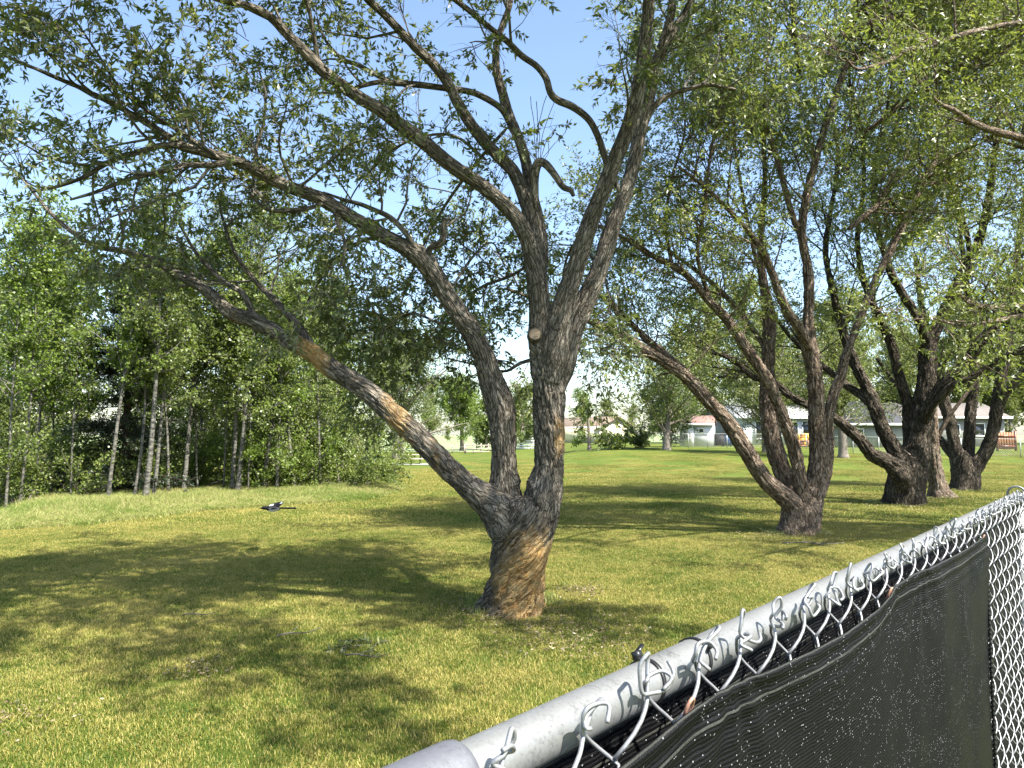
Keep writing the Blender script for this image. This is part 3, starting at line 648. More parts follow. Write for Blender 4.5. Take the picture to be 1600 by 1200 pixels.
gaps = [(P(895, 60, 7.2), .42), (P(370, 75, 6.8), .30), (P(400, 125, 6.8), .28), (P(835, 230, 7.4), .55), (P(870, 190, 7.4), .4), (P(915, 130, 7.2), .33), (P(420, 160, 6.9), .25), (P(660, 225, 7.2), .22), (P(920, 20, 7), .35)]
NLEAF['hero'] = crown(hero, hl, dict(d1=2.9, L1=1.3, r1=.015, n2=7, L2=.6, r2=.0048, n3=5, L3=.28, r3=.0022, nl=10, ll=.078, lw=.028, lmat=LEAF_HERO, bmat=BARK_TWIG, six=False, bias=(-.05, -.05, .12), hang=-.3, trop3=(0, 0, -.08), leafy=.78, gaps=keep_px(gaps, .12)), rng)

# --- second willow
def wtree(label, bx, by, mat, lmat, limbs, cfg, sides=40, step=.05, amp=.02, s=.07, cat='tree', group=None, name='willow_tree'):
    b0 = G(bx, by); r = empty(name, b0); tag(r, label, cat, group); hh = []
    for L in limbs:
        nm, ctrl, t0, ds = L[:4]
        if nm == 'limb' and by - ctrl[0][1] < 115 and abs(ctrl[0][0] - bx) < 60: ctrl = [(ctrl[0][0] * .45 + bx * .55, by - 10 - (by - ctrl[0][1]) * .25, ctrl[0][2], ctrl[0][3] * .9)] + list(ctrl)
        kw = L[4] if len(L) > 4 else {}
        sd = max(10, int(sides * min(1, max(c[3] for c in ctrl) / 26)))
        pts, rad = limbmesh(nm, ctrl, mat, r, kw.get('sides', sd), step, amp * min(1, max(c[3] for c in ctrl) / 24), flare=kw.get('flare'), twist=kw.get('twist', .3), s=s)
        if ds > 0: hh.append((pts, rad, t0, ds))
    flush(.2)
    if cfg: NLEAF[label] = crown(r, hh, dict(cfg, bmat=mat, lmat=lmat), rng)
    return r
def flareg(th, L, R):
    k = np.exp(-np.maximum(L - .05, 0) / .28); return R * (1 + k * (.22 + .16 * np.sin(3 * th + 1.4) + .12 * np.sin(5 * th)) + .05 * np.sin(4 * th + 2 * L))
def zz(pts, Y0, Y1):
    n = len(pts); return [(p[0], p[1], Y0 + (Y1 - Y0) * i / (n - 1), p[2]) for i, p in enumerate(pts)]
Y2 = G(1247, 833)[1]
wtree('willow with five reddish stems fanning from one short bole, left of the dark thick trunks', 1247, 833, BARK_RED, LEAF_WIL2, [
    ('trunk', zz([(1246, 846, 66), (1247, 832, 60), (1250, 812, 52), (1253, 796, 50), (1256, 780, 38), (1258, 765, 24), (1259, 752, 8)], Y2, Y2), 0, 0, dict(flare=flareg, sides=90, twist=1.2)),
    ('limb', zz([(1250, 812, 34), (1238, 787, 34), (1215, 768, 30), (1192, 745, 28), (1165, 703, 27), (1138, 660, 26), (1107, 626, 24), (1073, 590, 21), (1045, 570, 19), (1010, 548, 17), (975, 526, 15), (930, 505, 12), (890, 490, 10), (840, 470, 7), (790, 450, 5)], Y2, Y2 - 1.0), .5, 1.1),
    ('limb', zz([(1120, 640, 14), (1095, 612, 18), (1070, 582, 16), (1040, 555, 14), (1000, 520, 12), (960, 480, 9), (920, 450, 6)], Y2 - .2, Y2 + 1.2), .3, 1.2),
    ('limb', zz([(1250, 800, 28), (1236, 768, 30), (1222, 737, 30), (1211, 703, 30), (1203, 661, 29), (1199, 615, 27), (1200, 565, 23), (1202, 515, 22), (1199, 477, 21), (1192, 438, 15), (1188, 390, 12), (1192, 330, 10), (1195, 280, 9), (1193, 200, 8), (1196, 120, 6), (1205, 30, 4), (1200, -60, 3)], Y2 + .2, Y2 + 1.4), .5, 1.0),
    ('limb', zz([(1256, 790, 24), (1250, 750, 23), (1242, 707, 22), (1230, 668, 22), (1216, 632, 20), (1203, 602, 20), (1188, 576, 19), (1165, 542, 18), (1134, 497, 16), (1108, 470, 14), (1075, 432, 13), (1045, 412, 12), (1020, 400, 10), (975, 372, 8), (930, 350, 6)], Y2 - .1, Y2 - .8), .5, 1.2),
    ('limb', zz([(1262, 800, 34), (1272, 764, 34), (1279, 726, 32), (1277, 668, 28), (1275, 615, 27), (1271, 572, 27), (1263, 534, 28), (1262, 500, 20), (1264, 460, 18), (1262, 420, 17), (1253, 370, 15), (1256, 330, 15), (1264, 290, 14), (1281, 225, 13), (1305, 150, 11), (1322, 105, 10), (1352, 75, 9), (1366, 25, 8), (1380, -60, 5)], Y2, Y2 + .4), .5, 1.0),
    ('limb', zz([(1264, 545, 14), (1250, 515, 18), (1232, 490, 17), (1216, 454, 15), (1200, 411, 13), (1180, 375, 11), (1150, 340, 9), (1110, 300, 7), (1060, 260, 5)], Y2 - .05, Y2 - 1.2), .3, 1.2),
    ('limb', zz([(1254, 372, 8), (1240, 342, 10), (1225, 290, 10), (1210, 235, 9), (1195, 200, 9), (1165, 160, 8), (1140, 140, 7), (1105, 120, 5), (1070, 80, 3)], Y2 + .3, Y2 - .5), .3, 1.2),
    ('limb', zz([(1272, 790, 18), (1290, 745, 18), (1295, 700, 18), (1295, 650, 18), (1303, 615, 17), (1315, 585, 17), (1320, 560, 16), (1330, 534, 14), (1345, 495, 13), (1362, 450, 12), (1390, 395, 12), (1420, 335, 11), (1450, 270, 9), (1480, 220, 8), (1520, 120, 6), (1550, 30, 4)], Y2 + .1, Y2 + 1.0), .5, 1.1),
    ('limb', zz([(1208, 565, 8), (1180, 520, 9), (1150, 480, 9), (1110, 440, 8), (1070, 410, 6), (1030, 380, 4)], Y2 + .6, Y2 + 2), .3, 1.3),
    ('branch', zz([(1200, 490, 7), (1196, 455, 8), (1180, 400, 7), (1165, 330, 6), (1150, 240, 5), (1140, 150, 3)], Y2 + .7, Y2 + .6), .2, 1.3),
    ('limb', [W3((6.3, 13.6, 5.6), .06), W3((7.6, 14.7, 6.5), .05), W3((8.9, 15.8, 6.9), .02)], .2, 2.6), ('limb', [W3((6.2, 13.4, 9.2), .06), W3((6.9, 12.4, 10.2), .04), W3((7.5, 11.2, 10.4), .02)], .1, 3.2), ('limb', [W3((6.2, 13.4, 9.2), .06), W3((7.9, 13.8, 10.0), .04), W3((9.2, 13.9, 10.0), .02)], .1, 3.2),
    ('limb', [W3((5.3, 13.2, 8.4), .05), W3((4.8, 12.2, 9.6), .04), W3((4.6, 11.0, 9.9), .02)], .1, 2.2), ('limb', [W3((6.6, 13.5, 7.4), .05), W3((7.8, 12.6, 8.2), .04), W3((8.8, 11.8, 8.4), .02)], .1, 3.0),  # these world-placed limbs are added to shade the lawn
    ('branch', zz([(1380, -60, 5), (1330, -160, 4), (1280, -240, 3)], Y2, Y2 - 1), .1, 1.2),
    ('branch', zz([(1110, 470, 8), (1090, 400, 7), (1100, 330, 6), (1110, 240, 5), (1130, 130, 4), (1120, 20, 3)], Y2 - .5, Y2 - 1.5), .2, 1.4),
    ('branch', zz([(1050, 415, 7), (1040, 350, 6), (1050, 280, 5), (1070, 200, 4), (1060, 100, 3)], Y2 - .6, Y2 - .6), .2, 1.4),
], dict(d1=3.6, L1=2.0, r1=.018, n2=9, L2=1.0, r2=.006, n3=5, L3=.42, r3=.004, nl=10, ll=.085, lw=.028, bias=(-.05, 0, .12), trop3=(0, 0, -.05), s1=5, twigs=False), sides=48, step=.042, amp=.045, s=.07)

# --- third: thick dark willow
Y3 = G(1412, 787)[1]
X3 = [('limb', [W3((12.2, 19.3, 9.6), .08), W3((11.6, 18.2, 11.2), .05), W3((11.2, 17.0, 11.6), .02)], .1, 1.6), ('limb', [W3((12.2, 19.3, 9.6), .08), W3((13.4, 18.6, 11.2), .05), W3((14.4, 17.4, 11.4), .02)], .1, 1.6), ('limb', [W3((9.6, 19.4, 9.2), .07), W3((8.8, 18.6, 10.6), .05), W3((8.2, 17.4, 11), .02)], .1, 1.6)]  # top limbs added above the frame for their shade on the lawn
C3 = dict(d1=2.8, L1=2.6, r1=.026, n2=9, L2=1.4, r2=.011, n3=5, L3=.55, r3=.005, nl=10, ll=.10, lw=.034, s1=5, twigs=False, trop3=(0, 0, -.05))
wtree('thick dark willow with rough ridged bole and low left limb', 1412, 787, BARK_DARK, LEAF_WIL2, [
    ('trunk', zz([(1412, 797, 66), (1412, 785, 60), (1413, 765, 56), (1418, 742, 54), (1424, 718, 44), (1428, 695, 26), (1430, 675, 8)], Y3, Y3), 0, 0, dict(flare=flareg, sides=80, twist=.6)),
    ('limb', zz([(1410, 745, 34), (1388, 723, 27), (1362, 710, 23), (1343, 687, 20), (1324, 669, 18), (1307, 655, 17), (1285, 643, 16), (1265, 634, 15), (1234, 618, 14), (1211, 600, 13), (1180, 590, 11), (1140, 560, 9), (1100, 545, 7), (1050, 520, 5)], Y3 - .4, Y3 + .5), .5, 1.2),
    ('limb', zz([(1415, 730, 30), (1396, 699, 26), (1382, 676, 24), (1371, 648, 23), (1362, 622, 21), (1349, 597, 20), (1336, 569, 18), (1325, 540, 16), (1312, 500, 14), (1300, 450, 12), (1290, 390, 10), (1300, 320, 8), (1310, 240, 6), (1290, 150, 4)], Y3 - .2, Y3 + .8), .4, 1.1),
    ('limb', zz([(1366, 638, 12), (1350, 622, 14), (1337, 612, 14), (1320, 600, 13), (1300, 583, 11), (1270, 560, 9), (1230, 520, 7), (1200, 480, 5)], Y3, Y3 + 1.5), .3, 1.2),
    ('limb', zz([(1424, 700, 22), (1420, 660, 20), (1418, 630, 19), (1410, 605, 18), (1403, 580, 17), (1395, 545, 16), (1380, 510, 15), (1362, 470, 13), (1345, 420, 11), (1340, 360, 9), (1350, 290, 7), (1345, 200, 5)], Y3 + .2, Y3 + 1.2), .4, 1.1),
    ('limb', zz([(1430, 715, 40), (1436, 690, 38), (1442, 650, 34), (1447, 610, 32), (1450, 579, 30), (1450, 550, 28), (1457, 523, 24), (1472, 497, 22), (1491, 457, 20), (1509, 419, 18), (1528, 380, 15), (1543, 320, 13), (1552, 260, 11), (1560, 180, 9), (1570, 80, 6), (1580, -30, 4)], Y3, Y3 + .5), .5, 1.2),
    ('limb', zz([(1450, 545, 14), (1444, 520, 17), (1426, 484, 16), (1406, 452, 14), (1390, 420, 13), (1375, 370, 11), (1365, 310, 9), (1370, 240, 7), (1390, 150, 5), (1400, 60, 3)], Y3 + .1, Y3 - .8), .3, 1.1),
    ('limb', zz([(1445, 660, 20), (1455, 630, 21), (1470, 606, 21), (1487, 588, 21), (1512, 565, 20), (1530, 535, 19), (1558, 508, 17), (1600, 480, 15), (1650, 455, 12), (1700, 420, 8)], Y3 - .2, Y3 - 1.5), .5, 1.2),
    ('limb', zz([(1455, 640, 10), (1470, 620, 13), (1487, 603, 13), (1515, 589, 12), (1544, 574, 11), (1565, 560, 11), (1600, 544, 9), (1660, 520, 6)], Y3 - .5, Y3 - 1.8), .5, 1.2),
        ('limb', zz([(1495, 455, 9), (1515, 400, 10), (1500, 330, 9), (1470, 250, 8), (1440, 160, 6), (1450, 60, 4)], Y3 + .3, Y3 - .5), .2, 1.2),
] + X3, C3, sides=46, step=.06, amp=.07, s=.10)
# --- ragged broken bole between the two dark willows
Yb = G(1466, 777)[1]
wtree('ragged split trunk with pale torn bark, between the two dark willows', 1466, 777, BARK_RED, LEAF_WIL2, [
    ('trunk', zz([(1470, 786, 44), (1468, 775, 36), (1464, 755, 26), (1461, 730, 22), (1458, 700, 20), (1457, 670, 19), (1456, 640, 17), (1458, 615, 12), (1462, 600, 6)], Yb, Yb - .3), 0, 0, dict(flare=flareg, sides=50)),
    ('branch', zz([(1462, 690, 9), (1480, 655, 7), (1500, 628, 6), (1530, 590, 4)], Yb, Yb - .4), 0, 0),
], None, sides=30, step=.05, amp=.05, s=.10, name='broken_tree')
# --- fourth willow, right
Y4 = G(1506, 765)[1]
wtree('dark willow at the right with curving trunks, farthest of the big group', 1506, 765, BARK_DARK, LEAF_WIL2, [
    ('trunk', zz([(1508, 772, 46), (1508, 763, 42), (1509, 750, 40), (1508, 735, 34), (1507, 718, 22), (1506, 704, 7)], Y4, Y4), 0, 0, dict(flare=flareg, sides=60)),
    ('limb', zz([(1512, 745, 26), (1528, 725, 24), (1542, 702, 22), (1552, 672, 20), (1557, 635, 19), (1563, 597, 18), (1570, 560, 17), (1576, 520, 15), (1585, 470, 13), (1590, 400, 11), (1600, 320, 8), (1610, 220, 5)], Y4, Y4 - .5), .4, 1.2),
    ('limb', zz([(1562, 640, 10), (1572, 615, 13), (1590, 592, 13), (1620, 565, 11), (1670, 530, 8)], Y4 - .2, Y4 - 1), .4, 1.1),
    ('limb', zz([(1500, 735, 26), (1491, 691, 20), (1484, 657, 19), (1475, 628, 18), (1466, 590, 16), (1455, 540, 13), (1440, 480, 10), (1430, 400, 7)], Y4 + .2, Y4 + 1), .4, 1.1),
    ('limb', zz([(1508, 735, 26), (1513, 700, 19), (1516, 654, 18), (1521, 607, 17), (1522, 560, 15), (1518, 500, 12), (1510, 440, 10), (1500, 360, 7), (1490, 280, 5)], Y4 + .3, Y4 + 1.4), .4, 1.1),
    ('limb', zz([(1500, 725, 20), (1480, 700, 16), (1463, 680, 13), (1440, 650, 10), (1400, 600, 8), (1370, 560, 6)], Y4 + .5, Y4 + 2.5), .4, 1.1),
], C3, sides=36, step=.075, amp=.06, s=.11)
# --- near willow off the right edge whose branches reach into the picture
bR = (1905, 835)
wtree('near willow just past the right edge, only its long branches reaching in', *bR, BARK_RED, LEAF_WIL2, [
    ('trunk', zz([(1905, 850, 70), (1905, 820, 62), (1890, 700, 54), (1870, 560, 50), (1860, 500, 30)], 12.5, 12.4), 0, 0, dict(flare=flareg)),
    ('limb', zz([(1870, 560, 34), (1820, 380, 28), (1740, 200, 20), (1680, 100, 14), (1620, 40, 9), (1590, 36, 9), (1540, 45, 9), (1500, 55, 9), (1450, 72, 8), (1420, 78, 8), (1390, 95, 7), (1365, 103, 6), (1338, 107, 5), (1320, 90, 4)], 12.4, 9.0), .45, .8),
    ('limb', zz([(1865, 540, 30), (1800, 400, 22), (1700, 280, 17), (1640, 235, 14), (1600, 217, 13), (1560, 207, 13), (1520, 192, 11), (1490, 172, 9), (1465, 160, 7), (1450, 140, 5)], 12.3, 9.2), .45, .8),
    ('limb', zz([(1880, 600, 26), (1800, 520, 18), (1700, 480, 13), (1600, 476, 9), (1540, 480, 8), (1515, 474, 6), (1495, 455, 4)], 12.2, 9.0), .5, .6),
    ('limb', zz([(1880, 600, 26), (1800, 540, 16), (1700, 500, 12), (1610, 493, 9), (1560, 500, 7), (1500, 508, 5), (1440, 490, 3)], 12.2, 9.4), .6, .5),
    ('limb', zz([(1860, 500, 30), (1840, 300, 24), (1800, 100, 18), (1700, -60, 12), (1600, -150, 8), (1500, -200, 5)], 12.4, 10.5), .4, 1.0),
    ('limb', [W3((11.5, 12.2, 4.4), .12), W3((11.3, 11.0, 6.2), .07), W3((10.7, 9.7, 7.2), .03)], .3, 3.5), ('limb', [W3((11.4, 12.0, 4.4), .11), W3((10.2, 10.8, 6.3), .06), W3((9.2, 9.3, 7.0), .03)], .3, 3.5), ('limb', [W3((11.6, 12.4, 4.6), .11), W3((12.4, 10.8, 6.8), .06), W3((12.6, 9.2, 7.6), .03)], .3, 3.0),
    ('limb', [W3((11.5, 12.4, 4.2), .13), W3((10.6, 13.4, 6.6), .08), W3((9.6, 14.6, 7.8), .03)], .3, 3.5), ('limb', [W3((11.6, 12.4, 4.6), .12), W3((10.6, 11.4, 7.2), .07), W3((9.4, 10.6, 8.2), .03)], .3, 3.5),  # world-placed limbs added out of view to cast shade across the lawn
    ('limb', zz([(1860, 500, 30), (1930, 250, 24), (1980, 50, 16), (2000, -150, 9)], 12.4, 13), .3, 1.0),
], dict(d1=2.6, L1=1.6, r1=.018, n2=7, L2=.7, r2=.007, n3=5, L3=.34, r3=.003, nl=8, ll=.08, lw=.026, s1=5, twigs=False, trop3=(0, 0, -.05)), sides=30, step=.06, amp=.02, s=.08)

# ---------------------------------------------------------------- smaller trees
def auto_tree(name, label, cat, group, base, H, r0, lean, c0, rad, nl, n2, nleaf, ll, lw, bark, lmat, rg, a0=30, a1=70, l2=.45, jit=.12, shape='round', tsides=10, wander=.03, ref=None, n3=0):
    """whole tree with trunk, branches and crown; ref reuses the mesh data of an earlier one"""
    base = np.asarray(base, float); o = empty(name, base); tag(o, label, cat, group)
    if ref is not None:
        o.rotation_euler = (0, 0, float(rg.choice([.5, 1.1, -.7, 2.6, 3.6]))); s = H / ref['H']; o.scale = (s, s, s)
        for ch in ref['o'].children:
            c = ch.copy(); COL.objects.link(c); c.parent = o
        return dict(o=o, H=H)
    K = 14; z = np.zeros(3)
    T = grow(np.array([[0, 0, -.15]]), np.array([[lean[0], lean[1], 1.]]), np.array([H * 1.0]), K, wander, (-lean[0] * .02, -lean[1] * .02, .03), rg)[0]
    tr = r0 * np.linspace(1, .12, K); tr[0] *= 1.35
    V, Q, b = tube(crom(np.column_stack([T, tr]), 30)[:, :3], crom(np.column_stack([T, tr]), 30)[:, 3], tsides)
    mesh_np('trunk', V, [Q], bark, o, True, {'bco': ('POINT', 'FLOAT_VECTOR', b + rg.uniform(0, 30, 3))})
    Tk = T[None]; S, D, t, ix = spawn(Tk, nl, c0, .99, math.radians(a0), math.radians(a1), rg)
    tt = (t - c0) / (1 - c0)
    prof = {'round': np.sqrt(np.clip(1 - (tt * 1.0 - .35) ** 2 / .55, .12, 1)), 'cone': np.clip(1.05 - tt, .08, 1), 'column': np.clip(1.1 - tt * .7, .2, 1)}[shape]
    L = rad * prof * rg.uniform(.6, 1.1, len(S))
    if shape == 'cone': D = nrm(D * [1, 1, .15] + [0, 0, .05])
    else: D = nrm(D + [0, 0, .15])
    B1 = grow(S, D, L, 7, .12, (0, 0, -.03 if shape == 'cone' else .04), rg)
    R1 = np.minimum(.028 * (L / 1.5), r0 * .45)[:, None] * np.linspace(1, .25, 7)[None]
    V1, Q1, b1 = tubes(B1, R1, 4)
    S, D, t, ix = spawn(np.concatenate([B1, Tk[:, -7:]]), n2, .15, 1, math.radians(25), math.radians(75), rg)
    if shape == 'cone': D = nrm(D * [1, 1, .4])
    L2 = rad * l2 * rg.uniform(.4, 1.1, len(S)); B2 = grow(S, D, L2, 4, .18, (0, 0, -.04), rg)
    V2, Q2, b2 = tubes(B2, np.ones((len(B2), 1)) * np.linspace(.008, .004, 4)[None], 3)
    bo = mesh_np('branches', np.concatenate([V1, V2]), [np.concatenate([Q1, Q2 + len(V1)])], bark, o, True, {'bco': ('POINT', 'FLOAT_VECTOR', np.concatenate([b1, b2]))}); bo['kind'] = 'stuff'
    S, D, t, ix = spawn(B2, nleaf, .05, 1, math.radians(20), math.radians(100), rg)
    S = S + rg.normal(size=S.shape) * jit; 
    if shape != 'cone': D = nrm(D + np.array([0, 0, -.25]))
    V, Q, r = leafset(S, D, ll, lw, rg, .25)
    lo = mesh_np('crown', V, [Q], lmat, o, False, {'rnd': ('FACE', 'FLOAT', r)}); lo['kind'] = 'stuff'
    return dict(o=o, H=H, n=len(S))
def top(px, py, g): return CAMZ + (680 - py) / F * g[1] - g[2]
rg = np.random.default_rng(21)

# aspen grove at the left: (base px, base py, top py, trunk width px, lean) and what sets each visible trunk apart
ordn = ['first', 'second', 'third', 'fourth', 'fifth', 'sixth', 'seventh', 'eighth', 'ninth', 'tenth', 'eleventh', 'twelfth', 'thirteenth', 'fourteenth', 'fifteenth', 'sixteenth', 'seventeenth', 'eighteenth', 'nineteenth', 'twentieth']
front = [(8, 792, 330, 7, .02), (30, 788, 300, 8, .10), (57, 783, 360, 7, -.02), (78, 780, 420, 9, .12), (110, 785, 400, 6, .10), (168, 788, 345, 11, .03), (208, 786, 420, 6, .03), (226, 787, 300, 15, .07), (238, 784, 430, 9, .02),
         (262, 778, 440, 6, .14), (285, 776, 380, 6, .16), (310, 774, 400, 5, -.08), (350, 773, 390, 11, .03), (362, 774, 360, 8, .0), (370, 776, 330, 14, .07), (388, 774, 440, 6, .10), (408, 772, 430, 12, .12), (432, 772, 450, 8, .1), (462, 770, 480, 9, .08), (500, 768, 500, 9, .1)]
desc = {5: 'tall pale aspen in front of the dark spruce', 7: 'thickest white aspen in the grove, smooth pale stem with dark scars', 8: 'thin aspen stem hugging the thickest white one', 14: 'white aspen with a bright stem leaning right, in the middle of the grove', 13: 'slim aspen touching the bright leaning one on its left side', 16: 'stout grey aspen with a leaning stem near the grove right half', 19: 'last aspen trunk at the grove right end by the bushes', 0: 'aspen trunk at the very left edge of the grove'}
protos = {}; own = (0, 2, 5, 7, 11, 14, 16)
for i, (px, py, ty, wd, ln) in enumerate(front):
    g = G(px, py + 2); H = top(px, ty, g); r0 = wd / 2 / F * g[1]
    lab = desc.get(i, '%s aspen trunk counted from the left edge of the front row' % ordn[i])
    c0 = .22 + .2 * rg.random()
    rf = None if i in own else protos[[q for q in own if q < i][-1 - (i % 2) * (i > 3)]]
    protos[i] = auto_tree('aspen_tree', lab, 'tree', 'aspens in the front row of the grove', g, H, max(r0 * .62, .032), (ln, -.02), c0, 1.15 + .4 * rg.random(), 34, 8, 17, .088, .07, BARK_ASP, LEAF_ASP if rg.random() < .7 else LEAF_LIME, rg, a0=35, a1=80, l2=.42, jit=.05, shape='column', wander=.022, ref=rf)
ref = None; refs = []
back = []
for k in range(34):
    px = rg.uniform(-130, 590); d = rg.uniform(3, 13); q = G(px, 784 - max(0, px) * .02); x, y = ZX(px, q[1] + d), q[1] + d
    if x > -y * .19: x = -y * .19 - rg.uniform(0, 3)
    back.append((x, y))
for k, (x, y) in enumerate(sorted(back)):
    g = np.array([x, y, float(terrain(x, y))]); H = rg.uniform(5.6, 8.6)
    r = auto_tree('aspen_tree', 'aspen with a hidden stem deep in the shade of the grove', 'tree', 'aspens deep inside the grove', g, H, .07, (rg.uniform(-.08, .08), 0), .08, 1.8, 34, 8, 18, .10, .08, BARK_ASP, LEAF_ASP, rg, l2=.45, jit=.08, shape='column', ref=refs[k % 5] if k >= 5 else None)
    if k < 5: refs.append(r)
# spruce behind
g = G(205, 784); g = np.array([ZX(200, g[1] + .9), g[1] + .9, float(terrain(-10, 25))])
auto_tree('spruce_tree', 'dark green spruce standing among the pale aspens', 'tree', None, g, top(205, 405, g), .14, (0, 0), .06, 2.1, 130, 16, 18, .12, .026, BARK_DARK, LEAF_SPR, rg, a0=75, a1=100, l2=.22, jit=.03, shape='cone', wander=.005)

g = G(405, 770); g = np.array([ZX(405, g[1] + .8), g[1] + .8, float(terrain(-7, 24))])
auto_tree('willow_tree', 'olive willow with a dense fine-leaved crown rising out of the right half of the grove', 'tree', None, g, top(405, 325, g), .11, (0, 0), .42, 2.5, 60, 12, 24, .085, .028, BARK_DARK, LEAF_WIL2, rg, a0=35, a1=95, l2=.42, jit=.07, shape='round', wander=.02)

def bush(label, g, H, rad, n, ll, lw, lmat, name='shrub', stems=9, group=None, cat='shrub', up=.7):
    o = empty(name, g); tag(o, label, cat, group)
    S = rg.normal(size=(stems, 3)) * [rad * .18, rad * .18, 0]; S[:, 2] = -.05
    D = nrm(np.column_stack([rg.normal(size=(stems, 2)) * .55, np.full(stems, up)])); B = grow(S, D, np.full(stems, H) * rg.uniform(.7, 1.1, stems), 8, .1, (0, 0, .02), rg)
    V1, Q1, b1 = tubes(B, np.ones((stems, 1)) * np.linspace(.022, .006, 8)[None], 5)
    S, D, t, ix = spawn(B, 12, .15, 1, math.radians(30), math.radians(80), rg); B2 = grow(S, D, rad * .55 * rg.uniform(.5, 1.1, len(S)), 4, .2, (0, 0, -.02), rg)
    V2, Q2, b2 = tubes(B2, np.ones((len(B2), 1)) * np.linspace(.007, .003, 4)[None], 3)
    mesh_np('branches', np.concatenate([V1, V2]), [np.concatenate([Q1, Q2 + len(V1)])], BARK_TWIG, o, True, {'bco': ('POINT', 'FLOAT_VECTOR', np.concatenate([b1, b2]))})['kind'] = 'stuff'
    S, D, t, ix = spawn(B2, max(1, n // len(B2)), .05, 1, math.radians(20), math.radians(100), rg); S = S + rg.normal(size=S.shape) * rad * .06; S[:, 2] = np.maximum(S[:, 2], .03)
    V, Q, r = leafset(S, D, ll, lw, rg, .25); mesh_np('foliage', V, [Q], lmat, o, False, {'rnd': ('FACE', 'FLOAT', r)})['kind'] = 'stuff'
    return o
bush('round leafy bush bulging out at the middle of the grove edge', G(438, 772), 2.3, 1.15, 5200, .085, .06, LEAF_LIME)
bush('broad low bush at the right end of the grove', G(535, 768), 2.4, 1.5, 7000, .085, .06, LEAF_ASP)
bush('wispy bush reaching out over the lawn at the grove corner', G(578, 760), 2.2, 1.1, 4200, .085, .05, LEAF_WIL2)
bush('dark scrubby bush below the spruce', G(130, 785), 1.5, .9, 2600, .08, .05, LEAF_ASP)
bush('low leafy bush at the far left edge of the grove', G(15, 790), 2.4, 1.3, 5200, .085, .055, LEAF_ASP)
bush('low bush hiding the stems between the two white aspens', G(300, 768), 1.5, 1.1, 4200, .085, .055, LEAF_ASP)
bush('leafy aspen suckers between the thick white stem and the bright leaning one', G(285, 771), 2.6, 1.2, 5200, .09, .066, LEAF_LIME)
bush('leafy suckers under the branches right of the bright leaning aspen', G(405, 768), 3.0, 1.1, 5200, .09, .066, LEAF_ASP)
bush('leafy suckers beside the second and third aspens', G(60, 780), 2.8, 1.2, 4800, .09, .066, LEAF_ASP)
bush('tall loose bush behind the round one in the grove', G(480, 764), 3.6, 1.5, 7000, .09, .06, LEAF_ASP)
bush('small sapling clump in the deep shade of the grove', G(200, 777), 1.8, 1.2, 3600, .085, .06, LEAF_ASP)

# trees across the lawn: label, base px,py, top py, crown radius px, trunk px, leaf material, crown start
mid = [
    ('old willow with a thick leaning trunk behind the picnic table', 622, 716, 545, 125, 18, LEAF_FAR, .18, (.03, 0), 62),
    ('small light green tree beside the far rail fence', 722, 705, 600, 52, 8, LEAF_LIME, .22, (0, 0), 44),
    ('green tree behind the white boards, between the big willow stems', 815, 702, 606, 42, 6, LEAF_FAR, .1, (0, 0), 30),
    ('small spreading multi-stem tree before the cream house', 921, 703, 616, 44, 7, LEAF_LIME, .2, (0, 0), 9),
    ('round willow beside the white shed, crown hanging low', 1042, 703, 575, 88, 13, LEAF_FAR, .2, (.02, 0), 46),
    ('shaded willow behind the five-stemmed one, leaning left', 1198, 707, 560, 95, 13, LEAF_WIL2, .22, (-.12, 0), 40),
    ('straight grey trunked tree in front of the dark grey roof', 1318, 715, 540, 95, 15, LEAF_WIL2, .3, (0, 0), 40),
    ('bushy tree at the corner of the dark fence left of the cream house', 760, 702, 628, 30, 5, LEAF_FAR, .08, (0, 0), 30),
]
for lab, px, py, ty, rp, tw, lm, c0, ln, nl in mid:
    g = G(px, py); Y = g[1]; H = top(px, ty, g); ls = .10 * max(1, Y / 34)
    auto_tree('round_tree', lab, 'tree', None, g, H * .96, tw / 2 / F * Y, ln, c0 * .8, rp / F * Y * 1.0, int(nl * 1.3), 11, 26, ls * 1.1, ls * .5, BARK_FAR, lm, rg, a0=30, a1=85, l2=.36, jit=rp / F * Y * .035, shape='round', wander=.05)
g = G(1000, 700); bush('dark bush between the cream house and the round willow', g, top(1000, 658, g), 1.2, 2600, .22, .12, LEAF_HERO, cat='shrub')
g = G(958, 702); bush('rounded green bush against the cream gable wall', g, top(958, 672, g) * .8, 1.2, 2400, .22, .13, LEAF_ASP)
g = G(1062, 699); bush('dark conifer shrub beside the round willow trunk', g + [0, 3, 0], top(1062, 610, g), 1.9, 4600, .24, .12, LEAF_SPR, up=1.6)

